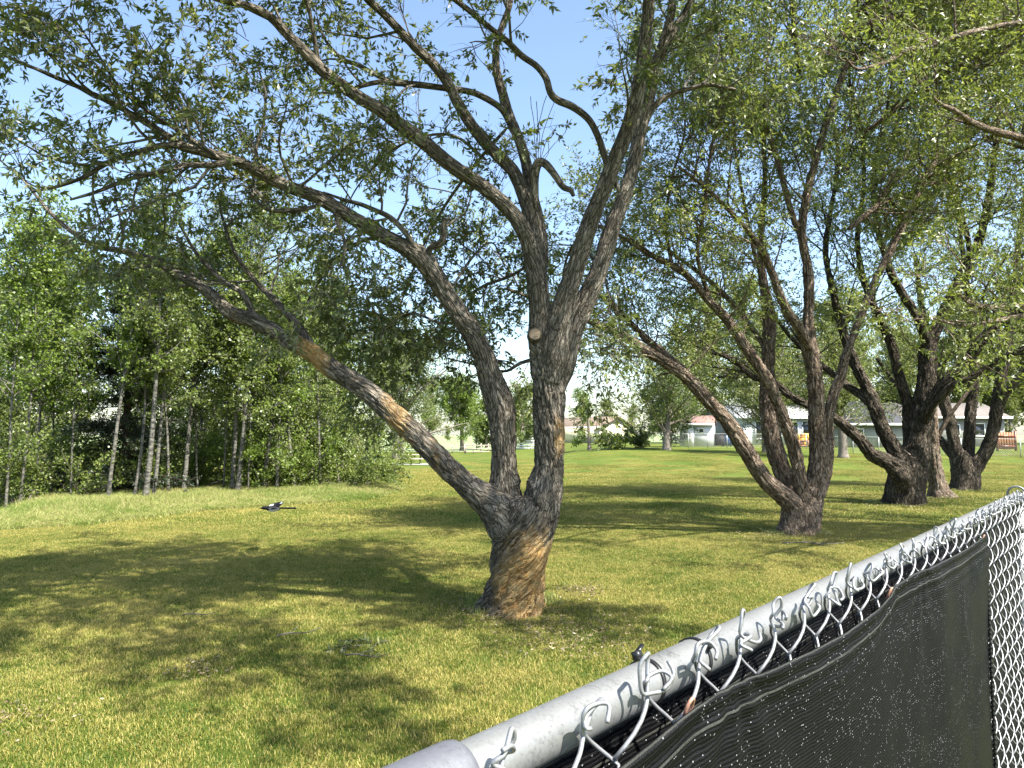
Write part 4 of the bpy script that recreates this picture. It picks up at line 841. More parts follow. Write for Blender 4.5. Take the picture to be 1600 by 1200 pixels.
# tree belt behind the houses and beyond the pasture
belt = []
for k, px in enumerate(np.linspace(1085, 1690, 17)):
    belt.append((px + rg.uniform(-12, 12), rg.uniform(78, 100), rg.uniform(440, 540), k))
refs = []
kinds = ['behind the white shed', 'behind the white-roofed house', 'behind the dark grey roof', 'behind the tan roof']
for k, (px, Y, ty, _) in enumerate(belt):
    x = ZX(px, Y); g = np.array([x, Y, float(terrain(x, Y))]); H = CAMZ + (680 - ty) / F * Y - g[2]
    r = auto_tree('leafy_tree', '%s tree from the left in the leafy belt over the house roofs' % ordn[k], 'tree', 'tree belt behind the houses', g, H, .25, (0, 0), .06, 4.8, 46, 10, 24, .38, .22, BARK_FAR, LEAF_WIL2, rg, l2=.42, jit=.25, shape='round', tsides=7, ref=refs[k % 3] if k >= 3 else None)
    if k < 3: refs.append(r)
far = [(590, 105, 610), (670, 115, 600), (745, 110, 622), (790, 120, 612), (945, 125, 630), (850, 130, 640), (868, 118, 648), (905, 140, 640), (700, 190, 668), (560, 160, 655), (985, 120, 632), (1020, 118, 640)]
far.sort()
for k, (px, Y, ty) in enumerate(far):
    x = ZX(px, Y); g = np.array([x, Y, float(terrain(x, Y))]); H = CAMZ + (680 - ty) / F * Y - g[2]
    auto_tree('leafy_tree', '%s of the small distant skyline trees counted from the left' % ordn[k], 'tree', 'distant skyline trees', g, max(H, 2.5), .2, (0, 0), .1, H * .45, 30, 6, 12, .4, .2, BARK_FAR, LEAF_FAR, rg, ref=refs[k % 3])

# ---------------------------------------------------------------- buildings
def siding(name, col, pitch=.2, vert=False, rough=.6):
    m, t, b = newmat(name); tc = t.nodes.new('ShaderNodeTexCoord'); g = t.nodes.new('ShaderNodeNewGeometry')
    c = ramp(t, noise(t, g.outputs['Position'], 1.5, 4, .6), [(.3, tuple(x * .88 for x in col)), (.7, col)])
    t.links.new(c, b.inputs['Base Color']); b.inputs['Roughness'].default_value = rough; return m
CREAM = siding('cream_wall', (.74, .68, .50)); WHITE = siding('white_wall', (.60, .61, .62)); GREYW = siding('grey_green_wall', (.26, .27, .23)); TANW = siding('pale_grey_wall', (.24, .24, .22)); TRIM = simple('white_trim', (.78, .78, .76), .5, var=.05)
ROOF_BR = simple('brown_shingle', (.16, .12, .085), .9, var=.3, scale=3); ROOF_RD = simple('red_brown_shingle', (.20, .115, .095), .9, var=.25, scale=3); ROOF_DK = simple('dark_grey_shingle', (.035, .036, .042), .9, var=.3, scale=3); ROOF_TN = simple('tan_shingle', (.14, .122, .105), .9, var=.2, scale=3); ROOF_WH = simple('white_metal_roof', (.40, .40, .385), .85, var=.05)
GLASSD = simple('dark_glass', (.03, .035, .04), .08, var=.1, spec=.8); DARKGAP = simple('dark_void', (.02, .02, .022), .8)
METAL = simple('galvanised_far', (.42, .43, .43), .5, .4); BLUE = simple('blue_plastic', (.03, .09, .25), .4); ORANGE = simple('orange_boards', (.24, .105, .04), .6); YELLOW = simple('yellow_plastic', (.75, .42, .05), .4); RED = simple('red_plastic', (.17, .06, .035), .4); WOODG = simple('grey_wood', (.36, .31, .25), .8, var=.25, scale=5); CONC = simple('concrete', (.27, .26, .22), .85)

def local(o, ang):
    ca, sa = math.cos(ang), math.sin(ang)
    return lambda x, y, z: (x * ca - y * sa, x * sa + y * ca, z)
def house(name, label, g, ang, Wd, Dp, He, Hr, wall, roof, over=.45, hip=False, wins=(), cat='house', boards=0):
    """x along the front (width), y depth away; ridge along x"""
    o = empty(name, g, ang); tag(o, label, cat)
    hx, t = Wd / 2, .16
    MB().box((0, t / 2, He / 2), (Wd, t, He)).build('wall', wall, o); MB().box((0, Dp - t / 2, He / 2), (Wd, t, He)).build('wall', wall, o)
    for s in (-1, 1):
        m = MB(); x = s * (hx - t / 2); h = t / 2
        if hip: m.box((x, Dp / 2, He / 2), (t, Dp - 2 * t - .01, He))
        else:
            V = [(x + a, y, z) for a in (-h, h) for (y, z) in ((t, 0), (Dp - t, 0), (Dp - t, He), (Dp / 2, Hr - .12), (t, He))]
            m.add(V, [[0, 1, 2, 4], [5, 9, 7, 6], [0, 5, 6, 1], [1, 6, 7, 2], [2, 7, 8, 3], [3, 8, 9, 4], [4, 9, 5, 0]], [[2, 3, 4], [7, 9, 8]])
        m.build('wall', wall, o)
    x0 = hx + over; ins = Dp * .45 if hip else 0; th = .14
    for s in (0, 1):
        y0 = -over if s == 0 else Dp + over; m = MB(); a = He - .05; b = Hr
        top_ = [(-x0, y0, a), (x0, y0, a), (x0 - ins, Dp / 2, b), (-x0 + ins, Dp / 2, b)]
        V = top_ + [(p[0], p[1], p[2] + th) for p in top_]; m.add(V, [[0, 1, 2, 3], [7, 6, 5, 4], [0, 4, 5, 1], [1, 5, 6, 2], [2, 6, 7, 3], [3, 7, 4, 0]]); m.build('roof', roof, o)
    if hip:
        for s in (-1, 1):
            m = MB(); V = [(s * x0, -over, He - .05), (s * x0, Dp + over, He - .05), (s * (x0 - ins), Dp / 2, Hr)]; V += [(p[0], p[1], p[2] + th) for p in V]; m.add(V, [[0, 1, 4, 3], [1, 2, 5, 4], [2, 0, 3, 5]], [[0, 2, 1], [3, 4, 5]]); m.build('roof', roof, o)
    MB().box((0, -over - .03, He + .02), (2 * x0, .05, .2)).build('fascia', TRIM, o)
    n = int(He / .2)
    if boards:
        for k in range(min(n, 14)): MB().box((0, -.012, .12 + k * He / min(n, 14)), (Wd, .02, He / min(n, 14) - .03)).build('siding_board', wall, o)
    for kind, x, z, ww, hh in wins:
        y = -.03
        if kind == 'door':
            d = MB().box((x, y, z + hh / 2), (ww, .05, hh)).build('door', TRIM, o); MB().box((x + ww * .38, y - .05, z + hh * .48), (.06, .06, .06)).build('handle', METAL, d)
        else:
            m = MB(); f = .08
            for sx in (-1, 1): m.box((x + sx * (ww - f) / 2, y, z + hh / 2), (f, .07, hh))
            for sz in (0, 1): m.box((x, y, z + f / 2 + sz * (hh - f)), (ww - 2 * f, .068, f))
            d = m.build('window', TRIM, o); MB().box((x, y + .012, z + hh / 2), (ww - 2 * f, .02, hh - 2 * f)).build('pane', GLASSD, d)
    return o
def at(px, Y): x = ZX(px, Y); return np.array([x, Y, float(terrain(x, Y)) - .02])
# cream house: its gable end faces us obliquely
g = at(910, 100); g[0] = ZX(905, 100)
a_ = math.radians(136)
o = house('cream_house', 'low cream house with brown roof and bright gable end across the lawn', at(938, 95), 0, 12, 6.6, 2.0, 3.35, CREAM, ROOF_BR)
# rebuild orientation so the ridge runs away from the gable: rotate the whole thing
o.rotation_euler = (0, 0, math.radians(-46)); o.location = tuple(at(938, 95) + np.array([-4.15, 4.3, 0]))
house('long_house', 'long low pale house wing with brown hipped roof, left of the cream gable', at(868, 108), math.radians(-6), 9.0, 7, 2.1, 3.4, TANW, ROOF_BR, hip=True)
house('garden_shed', 'small white garden shed with red-brown roof by the round willow', at(1087, 66), math.radians(-20), 2.9, 2.4, 1.95, 2.65, WHITE, ROOF_RD, over=.15, wins=[('win', .45, 1.2, .5, .45), ('door', -.6, .05, .8, 1.75)], cat='shed')
o = house('bungalow', 'white house with bright metal roof, tall windows behind the reddish stems', at(1225, 76), math.radians(4), 9.5, 7, 2.75, 4.1, WHITE, ROOF_WH, wins=[('win', 1.0, .9, .9, 1.5), ('win', 2.6, .6, 1.5, 1.9), ('win', -.6, .9, .8, 1.4), ('win', -2.6, .6, 1.0, 1.9), ('door', -3.9, .05, .9, 2.0)])
house('porch_house', 'tan-roofed house wing with white porch posts left of the bright metal roof', at(1165, 80), math.radians(8), 5.5, 6, 2.7, 3.9, TANW, ROOF_TN, wins=[('win', -.9, .9, 1.2, 1.2), ('door', 1.1, .05, .9, 2.0)])
house('dark_roof_house', 'house with a steep dark grey roof and grey-green wall behind the thick willow', at(1362, 62), math.radians(-5), 6.2, 7, 1.9, 3.9, GREYW, ROOF_DK, hip=True, wins=[('win', -1.2, .8, 1.0, .8)])
o = house('tan_roof_house', 'grey house with tan roof and a white vent pipe behind the dark willows', at(1480, 66), math.radians(3), 10.5, 7, 2.55, 3.9, TANW, ROOF_TN, wins=[('win', -2.0, .9, 1.2, 1.1), ('win', 2.7, .9, 1.4, 1.2), ('win', .6, .9, 1.0, 1.1)])
V, Q, _ = tube(np.array([(.8, 2.2, 3.1), (.8, 2.2, 4.25)]), .11, 10); mesh_np('vent_pipe', V, [Q], TRIM, o, True)
V, Q, _ = tube(np.array([(.8, 2.2, 4.25), (.8, 2.2, 4.42)]), .19, 10); mesh_np('vent_cap', V, [Q], TRIM, o, True)
# bins beside the shed
for k, (px, m_, lab) in enumerate(((1124, DARKGAP, 'black wheeled bin beside the white shed'), (1136, BLUE, 'blue wheeled bin beside the white shed'))):
    g = at(px, 67); o = empty('wheeled_bin', g); tag(o, lab, 'bin', 'wheeled bins beside the shed')
    w0, w1, h = .34, .42, 1.15; V = [(sx * w, sy * w, z) for z, w in ((.08, w0), (h, w1)) for sy in (-1, 1) for sx in (-1, 1)]
    MB().add(V, [[0, 2, 3, 1], [4, 5, 7, 6], [0, 1, 5, 4], [2, 6, 7, 3], [0, 4, 6, 2], [1, 3, 7, 5]]).build('bin_body', m_, o)
    MB().box((0, -.02, h + .03), (.9, .92, .06)).build('lid', m_, o)
    for s in (-1, 1):
        V, Q, _ = tube(np.array([(s * .34, .36, .1), (s * .42, .36, .1)]), .1, 12); mesh_np('wheel', V, [Q], DARKGAP, o)
# play structure
g = at(1254, 63); o = empty('play_house', g, .2); tag(o, 'yellow and orange plastic play cube with round holes before the white house', 'playhouse')
for lv in (0, 1):
    z0 = .08 + lv * .56; mt = YELLOW if lv else ORANGE
    m = MB()
    for sx in (-1, 1): m.box((sx * .42, 0, z0 + .27), (.10, .12, .54))
    for sz in (0, 1): m.box((0, 0, z0 + .05 + sz * .44), (.74, .12, .10))
    m.build('front_frame', mt, o)
    MB().box((-.2, .03, z0 + .27), (.34, .05, .34)).build('panel', RED if lv == 0 else ORANGE, o); MB().box((.19, .03, z0 + .27), (.32, .05, .34)).build('panel', YELLOW, o)
MB().box((0, .45, .6), (.94, .06, 1.1)).build('back_panel', YELLOW, o)
for s in (-1, 1): MB().box((s * .5, .24, .6), (.05, .42, 1.1)).build('side_panel', ORANGE, o)
# orange wooden gate
g = at(1570, 55); o = empty('wooden_gate', g, 0); tag(o, 'orange-brown wooden gate in the far garden fence', 'gate')
for k in range(6): MB().box((-.52 + k * .2, 0, .75), (.18, .04, 1.3 - .04 * abs(k - 2.5))).build('board', ORANGE, o)
for z in (.35, 1.1): MB().box((0, -.04, z), (1.2, .04, .1)).build('rail', RED, o)
for s in (-1, 1): MB().box((s * .68, 0, .75), (.12, .12, 1.5)).build('post', RED, o)
# dark garden fence behind the willows, low chain-link along the gardens
def wirefence(label, p0, p1, n, h, mat, mesh=True):
    p0 = np.array(p0, float); p1 = np.array(p1, float); o = empty('wire_fence', p0); tag(o, label, 'fence'); d = p1 - p0
    for k in range(n + 1):
        q = d * k / n; q[2] = float(terrain(*(p0 + q)[:2])) - p0[2]; V, Q, _ = tube(np.array([q, q + [0, 0, h]]), .03, 6); mesh_np('post', V, [Q], mat, o, True)
    qs = [np.array([*(d * u)[:2], float(terrain(*(p0 + d * u)[:2])) - p0[2]]) for u in np.linspace(0, 1, 40)]
    V, Q, _ = tube(np.array(qs) + [0, 0, h], .022, 6); mesh_np('top_rail', V, [Q], mat, o, True)
    if mesh:
        L = np.linalg.norm(d[:2]); S, E = [], []
        st = .14; u0 = np.arange(0, L, st)
        A = np.array([[u, 0.] for u in u0]); B = np.array([[min(u + h - .1, L), min(h - .1, L - u)] for u in u0]); A2 = np.array([[u, h - .1] for u in u0]); B2 = np.array([[min(u + h - .1, L), h - .1 - min(h - .1, L - u)] for u in u0])
        A = np.vstack([A, A2]); B = np.vstack([B, B2]); dd = d[:2] / L
        def w(q):
            x = dd[0] * q[:, 0]; y = dd[1] * q[:, 0]; return np.stack([x, y, terrain(x + p0[0], y + p0[1]) - p0[2] + q[:, 1] + .05], -1)
        V, Q, b = tubes(np.stack([w(A), w(B)], 1), np.full((len(A), 2), .004), 3); mesh_np('wire_mesh', V, [Q], mat, o)['kind'] = 'stuff'
    return o
wirefence('low wire garden fence running behind the white shed and houses', at(1045, 60), at(1290, 58), 8, 1.15, METAL)
wirefence('wire fence in front of the dark roofed and tan roofed houses', at(1292, 52), at(1640, 46), 8, 1.15, METAL)
def boardfence(name, label, p0, p1, n, h, nb, mat, bh=.14, gap=None):
    p0 = np.array(p0, float); p1 = np.array(p1, float); o = empty(name, p0, math.atan2(p1[1] - p0[1], p1[0] - p0[0])); tag(o, label, 'fence'); L = np.linalg.norm((p1 - p0)[:2])
    for k in range(n + 1): MB().box((L * k / n, 0, h / 2), (.12, .12, h + .1)).build('post', mat, o)
    for k in range(nb):
        z = h * (k + .6) / nb; MB().box((L / 2, -.08, z), (L, .03, bh)).build('board', mat, o)
    return o
boardfence('board_fence', 'white horizontal board fence seen between the big willow stems', at(790, 92), at(842, 92), 2, 1.5, 5, TRIM, .2)
boardfence('rail_fence', 'grey post and rail fence beside the small light green tree', at(728, 88), at(775, 90), 4, 1.15, 3, WOODG, .10)
boardfence('rail_fence', 'long thin wire and post field fence at the far left of the lawn', at(560, 93), at(726, 90), 9, 1.0, 2, WOODG, .03)
# picnic table
g = G(642, 726); o = empty('picnic_table', g, .03); tag(o, 'weathered wooden picnic table on the lawn by the old willow', 'table')
pw = simple('weathered_planks', (.46, .38, .30), .8, var=.2, scale=4)
for k in range(5): MB().box((0, -.30 + k * .15, .74), (2.0, .14, .045)).build('plank', pw, o)
for s in (-1, 1):
    for k in (0, 1): MB().box((0, s * (.66 + k * .14), .44), (2.0, .13, .045)).build('seat_plank', pw, o)
for x in (-.7, .7):
    MB().bar((x, -.62, 0), (x, -.18, .71), .08, .04, (1, 0, 0)).build('leg', DARKGAP, o); MB().bar((x, .62, 0), (x, .18, .71), .08, .04, (1, 0, 0)).build('leg', DARKGAP, o)
    MB().box((x + .05, 0, .40), (.05, 1.5, .08)).build('crossbar', DARKGAP, o)
MB().box((0, 0, .03), (2.9, 2.3, .05)).build('concrete_pad', CONC, o)
# ---------------------------------------------------------------- chain-link fence with privacy screen
FA = P(900, 1121, .667); FB = P(1590, 777, 2.86)
fd = FB - FA; FL = float(np.linalg.norm(fd)); fd = fd / FL; hd = nrm(fd * [1, 1, 0]); fn = np.array([hd[1], -hd[0], 0.])
if fn @ (-FA * [1, 1, 0]) < 0: fn = -fn
def FW(s, n, z):
    s, n, z = np.broadcast_arrays(np.asarray(s, float), n, z); return FA + s[..., None] * fd + n[..., None] * fn + z[..., None] * np.array([0, 0, 1.])
def ray_sz(px, py, off):
    """(s, z) on the vertical plane of the fence, shifted by off towards the camera"""
    a = (px - 800) / F; b = (600 - py) / F; d = np.array([a, CT - b * ST, ST + b * CT]); o = np.array([0, 0, CAMZ])
    p0 = FA + fn * off; t = ((p0 - o) @ fn) / (d @ fn); q = o + d * t; s = ((q - p0) @ hd) / (fd @ hd); return s, q[2] - (p0[2] + s * fd[2])
def s_rail(px):
    lo, hi = -.5, 3.2
    for _ in range(50):
        m = (lo + hi) / 2; q = FW(m, 0, 0); x = q[0] / (q[1] * CT + (q[2] - CAMZ) * ST) * F + 800
        lo, hi = (m, hi) if x < px else (lo, m)
    return lo
def galv(name, col, rough, metal, bd=0.0):
    m, t, b = newmat(name); g = t.nodes.new('ShaderNodeNewGeometry'); n = noise(t, g.outputs['Position'], 26, 6, .75); n2 = noise(t, g.outputs['Position'], 260, 3, .6)
    f = maths(t, 'ADD', maths(t, 'MULTIPLY', n, .6), maths(t, 'MULTIPLY', n2, .4))
    t.links.new(ramp(t, f, [(.36, tuple(c * .55 for c in col)), (.47, tuple(c * .92 for c in col)), (.56, col), (.66, tuple(min(1, c * 1.25) for c in col))]), b.inputs['Base Color'])
    t.links.new(ramp(t, f, [(.3, (rough + .12,) * 3), (.7, (rough - .08,) * 3)]), b.inputs['Roughness']); b.inputs['Metallic'].default_value = metal
    if bd: bump(t, f, .5, bd, b)
    return m
GALV = galv('galvanised_tube', (.215, .22, .215), .50, .45, .0006); WIRE = galv('galvanised_wire', (.28, .285, .29), .40, .45); CAPM = galv('cast_cap', (.14, .145, .16), .55, .4, .0008); BLACKP = simple('black_nylon', (.012, .012, .013), .35)
gz = -float(FA[2])
fo = empty('chain_link_fence', FW(FL, 0, 0) * [1, 1, 0]); tag(fo, 'galvanised chain-link fence with twisted wire tops and bright tubular rail', 'fence'); fl = np.array(fo.location)
def fpart(name, V, Fc, m, smooth=True): return mesh_np(name, V - fl, Fc, m, fo, smooth)
V, Q, _ = tube(FW(np.linspace(-.24, FL, 60), 0, 0), .021, 40, False); fpart('top_rail', V, [Q], GALV)
sl_ = [(-.300, .0245), (-.292, .0255), (-.165, .0262), (-.152, .0262), (-.147, .0254), (-.145, .0220)]
V, Q, _ = tube(FW(np.array([q[0] for q in sl_]), 0, 0), [q[1] for q in sl_], 40); fpart('rail_end_cup', V, [Q], CAPM)
def post(s, r, ztop, cap, collar):
    q = FW(s, 0, 0); z1 = q[2] + ztop
    V, Q, _ = tube(np.array([[q[0], q[1], -.1], [q[0], q[1], z1 * .5], [q[0], q[1], z1]]), r, 36); fpart('post', V, [Q], GALV)
    prof = [(-.035, r * 1.10), (0, r * 1.12), (.004, r * 1.06)] + [(.004 + math.sin(a) * r * .62, math.cos(a) * r * 1.02) for a in np.linspace(.1, 1.5, 9)]
    V, Q, _ = tube(np.array([[q[0], q[1], z1 + a] for a, _ in prof]), [b for _, b in prof], 36); fpart('post_cap', V, [Q], cap)
    for dz in (-.12, -.5, -.9):
        V, Q, _ = tube(np.array([[q[0], q[1], z1 + dz - .012], [q[0], q[1], z1 + dz + .012]]), r * 1.07, 36); fpart('tension_band', V, [Q], collar)
post(-.315, .030, -.004, CAPM, CAPM); post(FL + .01, .022, .0, GALV, GALV)
# rail eye loop on the far post
th = np.linspace(0, 6.283, 28); q = FW(FL - .02, 0, .028)
V, Q, _ = tube(FW(FL - .02, .030 * np.cos(th), .012 + .030 * np.sin(th)), .004, 8, False); fpart('loop_cap', V, [Q], GALV)

# zigzag wires, meeting in pairs, with hooked knuckles on top
wr = np.random.default_rng(5); SP = .05; A_ = SP / 2; HS = .05; N0 = .0345
smin = s_rail(560); nw = int((FL - smin) / SP); s_scr = ray_sz(1543, 1000, .046)[0]
for i in range(nw):
    sc_ = FL - .03 - A_ - i * SP; sgn = 1 if i % 2 == 0 else -1
    zt = .019 + wr.uniform(-.004, .004) ; depth = 1.42 if sc_ > s_scr - .25 else .42
    nh = int(depth / HS); ph = np.arange(0, nh * 6 + 1) / 6.0
    s = sc_ + sgn * (A_ + .0022) * (.82 * (2 * np.abs((ph % 2) - 1) - 1) + .18 * np.cos(np.pi * ph))
    n = N0 + sgn * .0095 * np.sin(np.pi * ph); z = zt - ph * HS
    body = np.stack([s, n, z], 1)
    kx = sc_ + sgn * A_; big = wr.uniform(.6, 1.0); tl = wr.uniform(-.004, .004)
    if sgn > 0:   # tall tear-drop loop
        hook = np.array([(.020, .016, .004), (.017, .022, -.003), (.004, .018, -.007), (-.008, .011, -.004), (-.013, .007, .006), (-.012, .009, .022), (-.004, .008, .034), (.006, .006, .031), (.009, .003, .018), (.004, .002, .006)])
    else:         # short curled hook
        hook = np.array([(.010, .020, .002), (.016, .017, .010), (.008, .012, .015), (-.006, .010, .013), (-.012, .007, .004), (-.006, .002, -.002)])
    hook = hook * np.array([big * (1 if wr.random() < .7 else -1), 1, big * wr.uniform(.8, 1.1)]) + wr.normal(size=hook.shape) * .0022
    if wr.random() < .3: hook = hook[2:]
    ra = wr.normal() * .35; hook[:, [0, 2]] = hook[:, [0, 2]] @ np.array([[math.cos(ra), math.sin(ra)], [-math.sin(ra), math.cos(ra)]])
    hook[:, 0] += hook[:, 2] * wr.uniform(-.3, 1.1); hook += np.array([kx + tl, N0 - .002, zt])
    h2 = crom(np.vstack([hook, body[1:4]]), 46); pth = np.vstack([h2, body[4:]])
    V, Q, _ = tube(FW(pth[:, 0], pth[:, 1], pth[:, 2]), .0020, 6); fpart('wire', V, [Q], WIRE)

# privacy screen: camera-side cloth with scalloped hem, and the cloth behind the wires
def screenmat(name, green):
    m, t, b = newmat(name); a = t.nodes.new('ShaderNodeAttribute'); a.attribute_name = 'sv'; sep = t.nodes.new('ShaderNodeSeparateXYZ'); t.links.new(a.outputs['Vector'], sep.inputs[0])
    S, V_ = sep.outputs[0], sep.outputs[1]
    wob = maths(t, 'MULTIPLY', maths(t, 'SUBTRACT', noise(t, mapping(t, a.outputs['Vector'], (14, 14, 14)), 1, 2), .5), .010)
    rib = maths(t, 'SINE', maths(t, 'MULTIPLY', maths(t, 'ADD', V_, wob), 2 * math.pi / .0046))
    knit = noise(t, mapping(t, a.outputs['Vector'], (420, 520, 1)), 1, 2, .6); med = noise(t, mapping(t, a.outputs['Vector'], (60, 170, 1)), 1, 3, .6)
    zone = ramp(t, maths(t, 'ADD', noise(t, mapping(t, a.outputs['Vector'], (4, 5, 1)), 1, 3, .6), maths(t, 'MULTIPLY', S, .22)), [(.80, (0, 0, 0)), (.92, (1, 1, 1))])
    dark = mixc(t, maths(t, 'MULTIPLY', zone, green), (.0022, .0022, .0027), (.0065, .007, .0038))  # olive tint towards the far end painted in for light on the mesh
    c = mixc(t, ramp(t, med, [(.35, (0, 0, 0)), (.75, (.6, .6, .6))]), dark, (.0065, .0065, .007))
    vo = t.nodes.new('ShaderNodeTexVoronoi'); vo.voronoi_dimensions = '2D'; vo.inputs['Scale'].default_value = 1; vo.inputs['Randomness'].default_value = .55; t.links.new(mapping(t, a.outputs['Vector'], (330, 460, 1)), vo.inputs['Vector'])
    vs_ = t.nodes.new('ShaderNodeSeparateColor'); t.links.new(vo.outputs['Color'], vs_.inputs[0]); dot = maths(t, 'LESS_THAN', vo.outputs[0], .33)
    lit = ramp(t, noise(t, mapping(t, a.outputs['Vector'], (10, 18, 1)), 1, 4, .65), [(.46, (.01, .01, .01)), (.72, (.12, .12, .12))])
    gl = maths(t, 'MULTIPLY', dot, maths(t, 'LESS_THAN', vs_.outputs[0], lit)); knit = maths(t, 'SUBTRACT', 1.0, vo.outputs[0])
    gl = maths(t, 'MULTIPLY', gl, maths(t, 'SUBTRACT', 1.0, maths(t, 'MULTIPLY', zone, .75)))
    c = mixc(t, gl, c, (.20, .205, .21))  # glints on the weave painted in as pale dots
    def line(v0, w_): return maths(t, 'LESS_THAN', maths(t, 'ABSOLUTE', maths(t, 'SUBTRACT', maths(t, 'ADD', V_, maths(t, 'MULTIPLY', wob, .12)), v0)), w_)
    seam = maths(t, 'MAXIMUM', line(.001, .0008), line(.026, .0012))
    c = mixc(t, maths(t, 'MULTIPLY', seam, maths(t, 'GREATER_THAN', knit, .35)), c, (.035, .036, .031))
    t.links.new(c, b.inputs['Base Color']); b.inputs['Roughness'].default_value = .6; b.inputs['Specular IOR Level'].default_value = .12
    bump(t, maths(t, 'ADD', maths(t, 'MULTIPLY', rib, .4), maths(t, 'MULTIPLY', knit, .8)), 1.0, .0009, b); return m
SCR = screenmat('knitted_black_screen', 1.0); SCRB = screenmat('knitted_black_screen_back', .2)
edge_px = [(700, 1330), (860, 1260), (962, 1200), (1010, 1160), (1050, 1125), (1076, 1100), (1082, 1080), (1093, 1067), (1115, 1066), (1160, 1061), (1200, 1046), (1260, 1021), (1317, 992), (1366, 955), (1386, 932), (1393, 905), (1400, 892), (1425, 891), (1455, 885), (1480, 874), (1508, 859), (1526, 846), (1537, 836), (1545, 830)]
ez = np.array([ray_sz(x, y, .046) for x, y in edge_px]); ez = ez[np.argsort(ez[:, 0])]
ez[:, 1] = np.minimum(ez[:, 1] * .88, -.012)
def screen(name, label, mat, off, s0, s1, zf, ns, nv, fold, bottom=1.42):
    o = empty(name, FW(s1, off, 0) * [1, 1, 0]); tag(o, label, 'screen', None); lo = np.array(o.location)
    s = np.linspace(s0, s1, ns); zt = zf(s); u = np.linspace(0, 1, nv) ** 1.7
    Sg, U = np.meshgrid(s, u); Z = zt[None] * (1 - U) + (-bottom) * U; dv = zt[None] - Z
    hem = .0014 * np.clip(1 - np.abs(dv - .017) / .019, 0, 1) ** .35
    ties = np.array([s_rail(1078), s_rail(1393), s_rail(1540), s_rail(560)]); f = 0
    for tk in ties:
        an = np.arctan2(Sg - tk, dv + .02); rr = np.hypot(Sg - tk, dv); f = f + np.exp(-rr / .30) * (.5 + .5 * np.sin(an * 9 + tk * 9)) * np.clip(rr / .05, 0, 1)
    wv = vnoise(np.stack([Sg * 3.2, dv * 2.2, 0 * Sg], -1), 3) * .012 + vnoise(np.stack([Sg * 9, dv * 5 - Sg * 4, 0 * Sg], -1), 4) * .005
    Nn = off + hem * (fold > 0) + fold * (.007 * f + wv * np.clip(dv / .05, 0, 1)) + (.0025 * np.sin(dv * 260) * np.exp(-dv / .05) if fold else 0)
    Nn = np.maximum(Nn, off - .004)
    V = FW(Sg, Nn, Z).reshape(-1, 3); i = np.arange(nv - 1)[:, None] * ns; j = np.arange(ns - 1)[None]; Q = np.stack([i + j, i + j + 1, i + ns + j + 1, i + ns + j], -1).reshape(-1, 4)
    V2 = V - fn * .0012; nV = len(V); Q2 = Q[:, ::-1] + nV
    e = np.arange(ns - 1); E = np.stack([e, e + nV, e + 1 + nV, e + 1], -1); r_ = np.arange(nv - 1) * ns + ns - 1; E2 = np.stack([r_, r_ + ns, r_ + ns + nV, r_ + nV], -1)
    sv = np.stack([Sg, dv, 0 * Sg], -1).reshape(-1, 3); cl = mesh_np('cloth', np.vstack([V, V2]) - lo, [Q, Q2, E, E2], mat, o, True, {'sv': ('POINT', 'FLOAT_VECTOR', np.vstack([sv, sv]))}); return o
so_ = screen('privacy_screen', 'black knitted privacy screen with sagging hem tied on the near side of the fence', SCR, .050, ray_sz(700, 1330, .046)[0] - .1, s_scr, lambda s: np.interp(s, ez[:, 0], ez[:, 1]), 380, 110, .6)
screen('privacy_screen', 'second dark screen showing between the wires behind the chain link', SCRB, -.0, s_rail(560), FL - .03, lambda s: -.026 + 0 * s, 160, 60, 0.0)
# stitched border along the screen's vertical end
lo = np.array(so_.location); z = np.linspace(-.06, -1.40, 330); k = np.arange(330)
V, Q, _ = tube(FW(s_scr + .001 * np.sin(k * 2.1), .052 + .0018 * np.cos(k * 2.1), z), .0042, 6); mesh_np('bound_edge', V - lo, [Q], BLACKP, so_, True)
# cloth tie rings (rusty hog rings at the hem corners)
RUST = simple('rusty_ring', (.38, .20, .14), .6, .3, var=.3, scale=300)
for px, py in ((1079, 1108), (1392, 928), (1537, 842)):
    s, zc = ray_sz(px, py, .052); V, Q, _ = tube(FW(s + .006 * np.cos(th), .050 + .004 * np.sin(th), zc + .010 * np.sin(th)), .0018, 7, False); mesh_np('hog_ring', V - lo, [Q], RUST, so_, True)
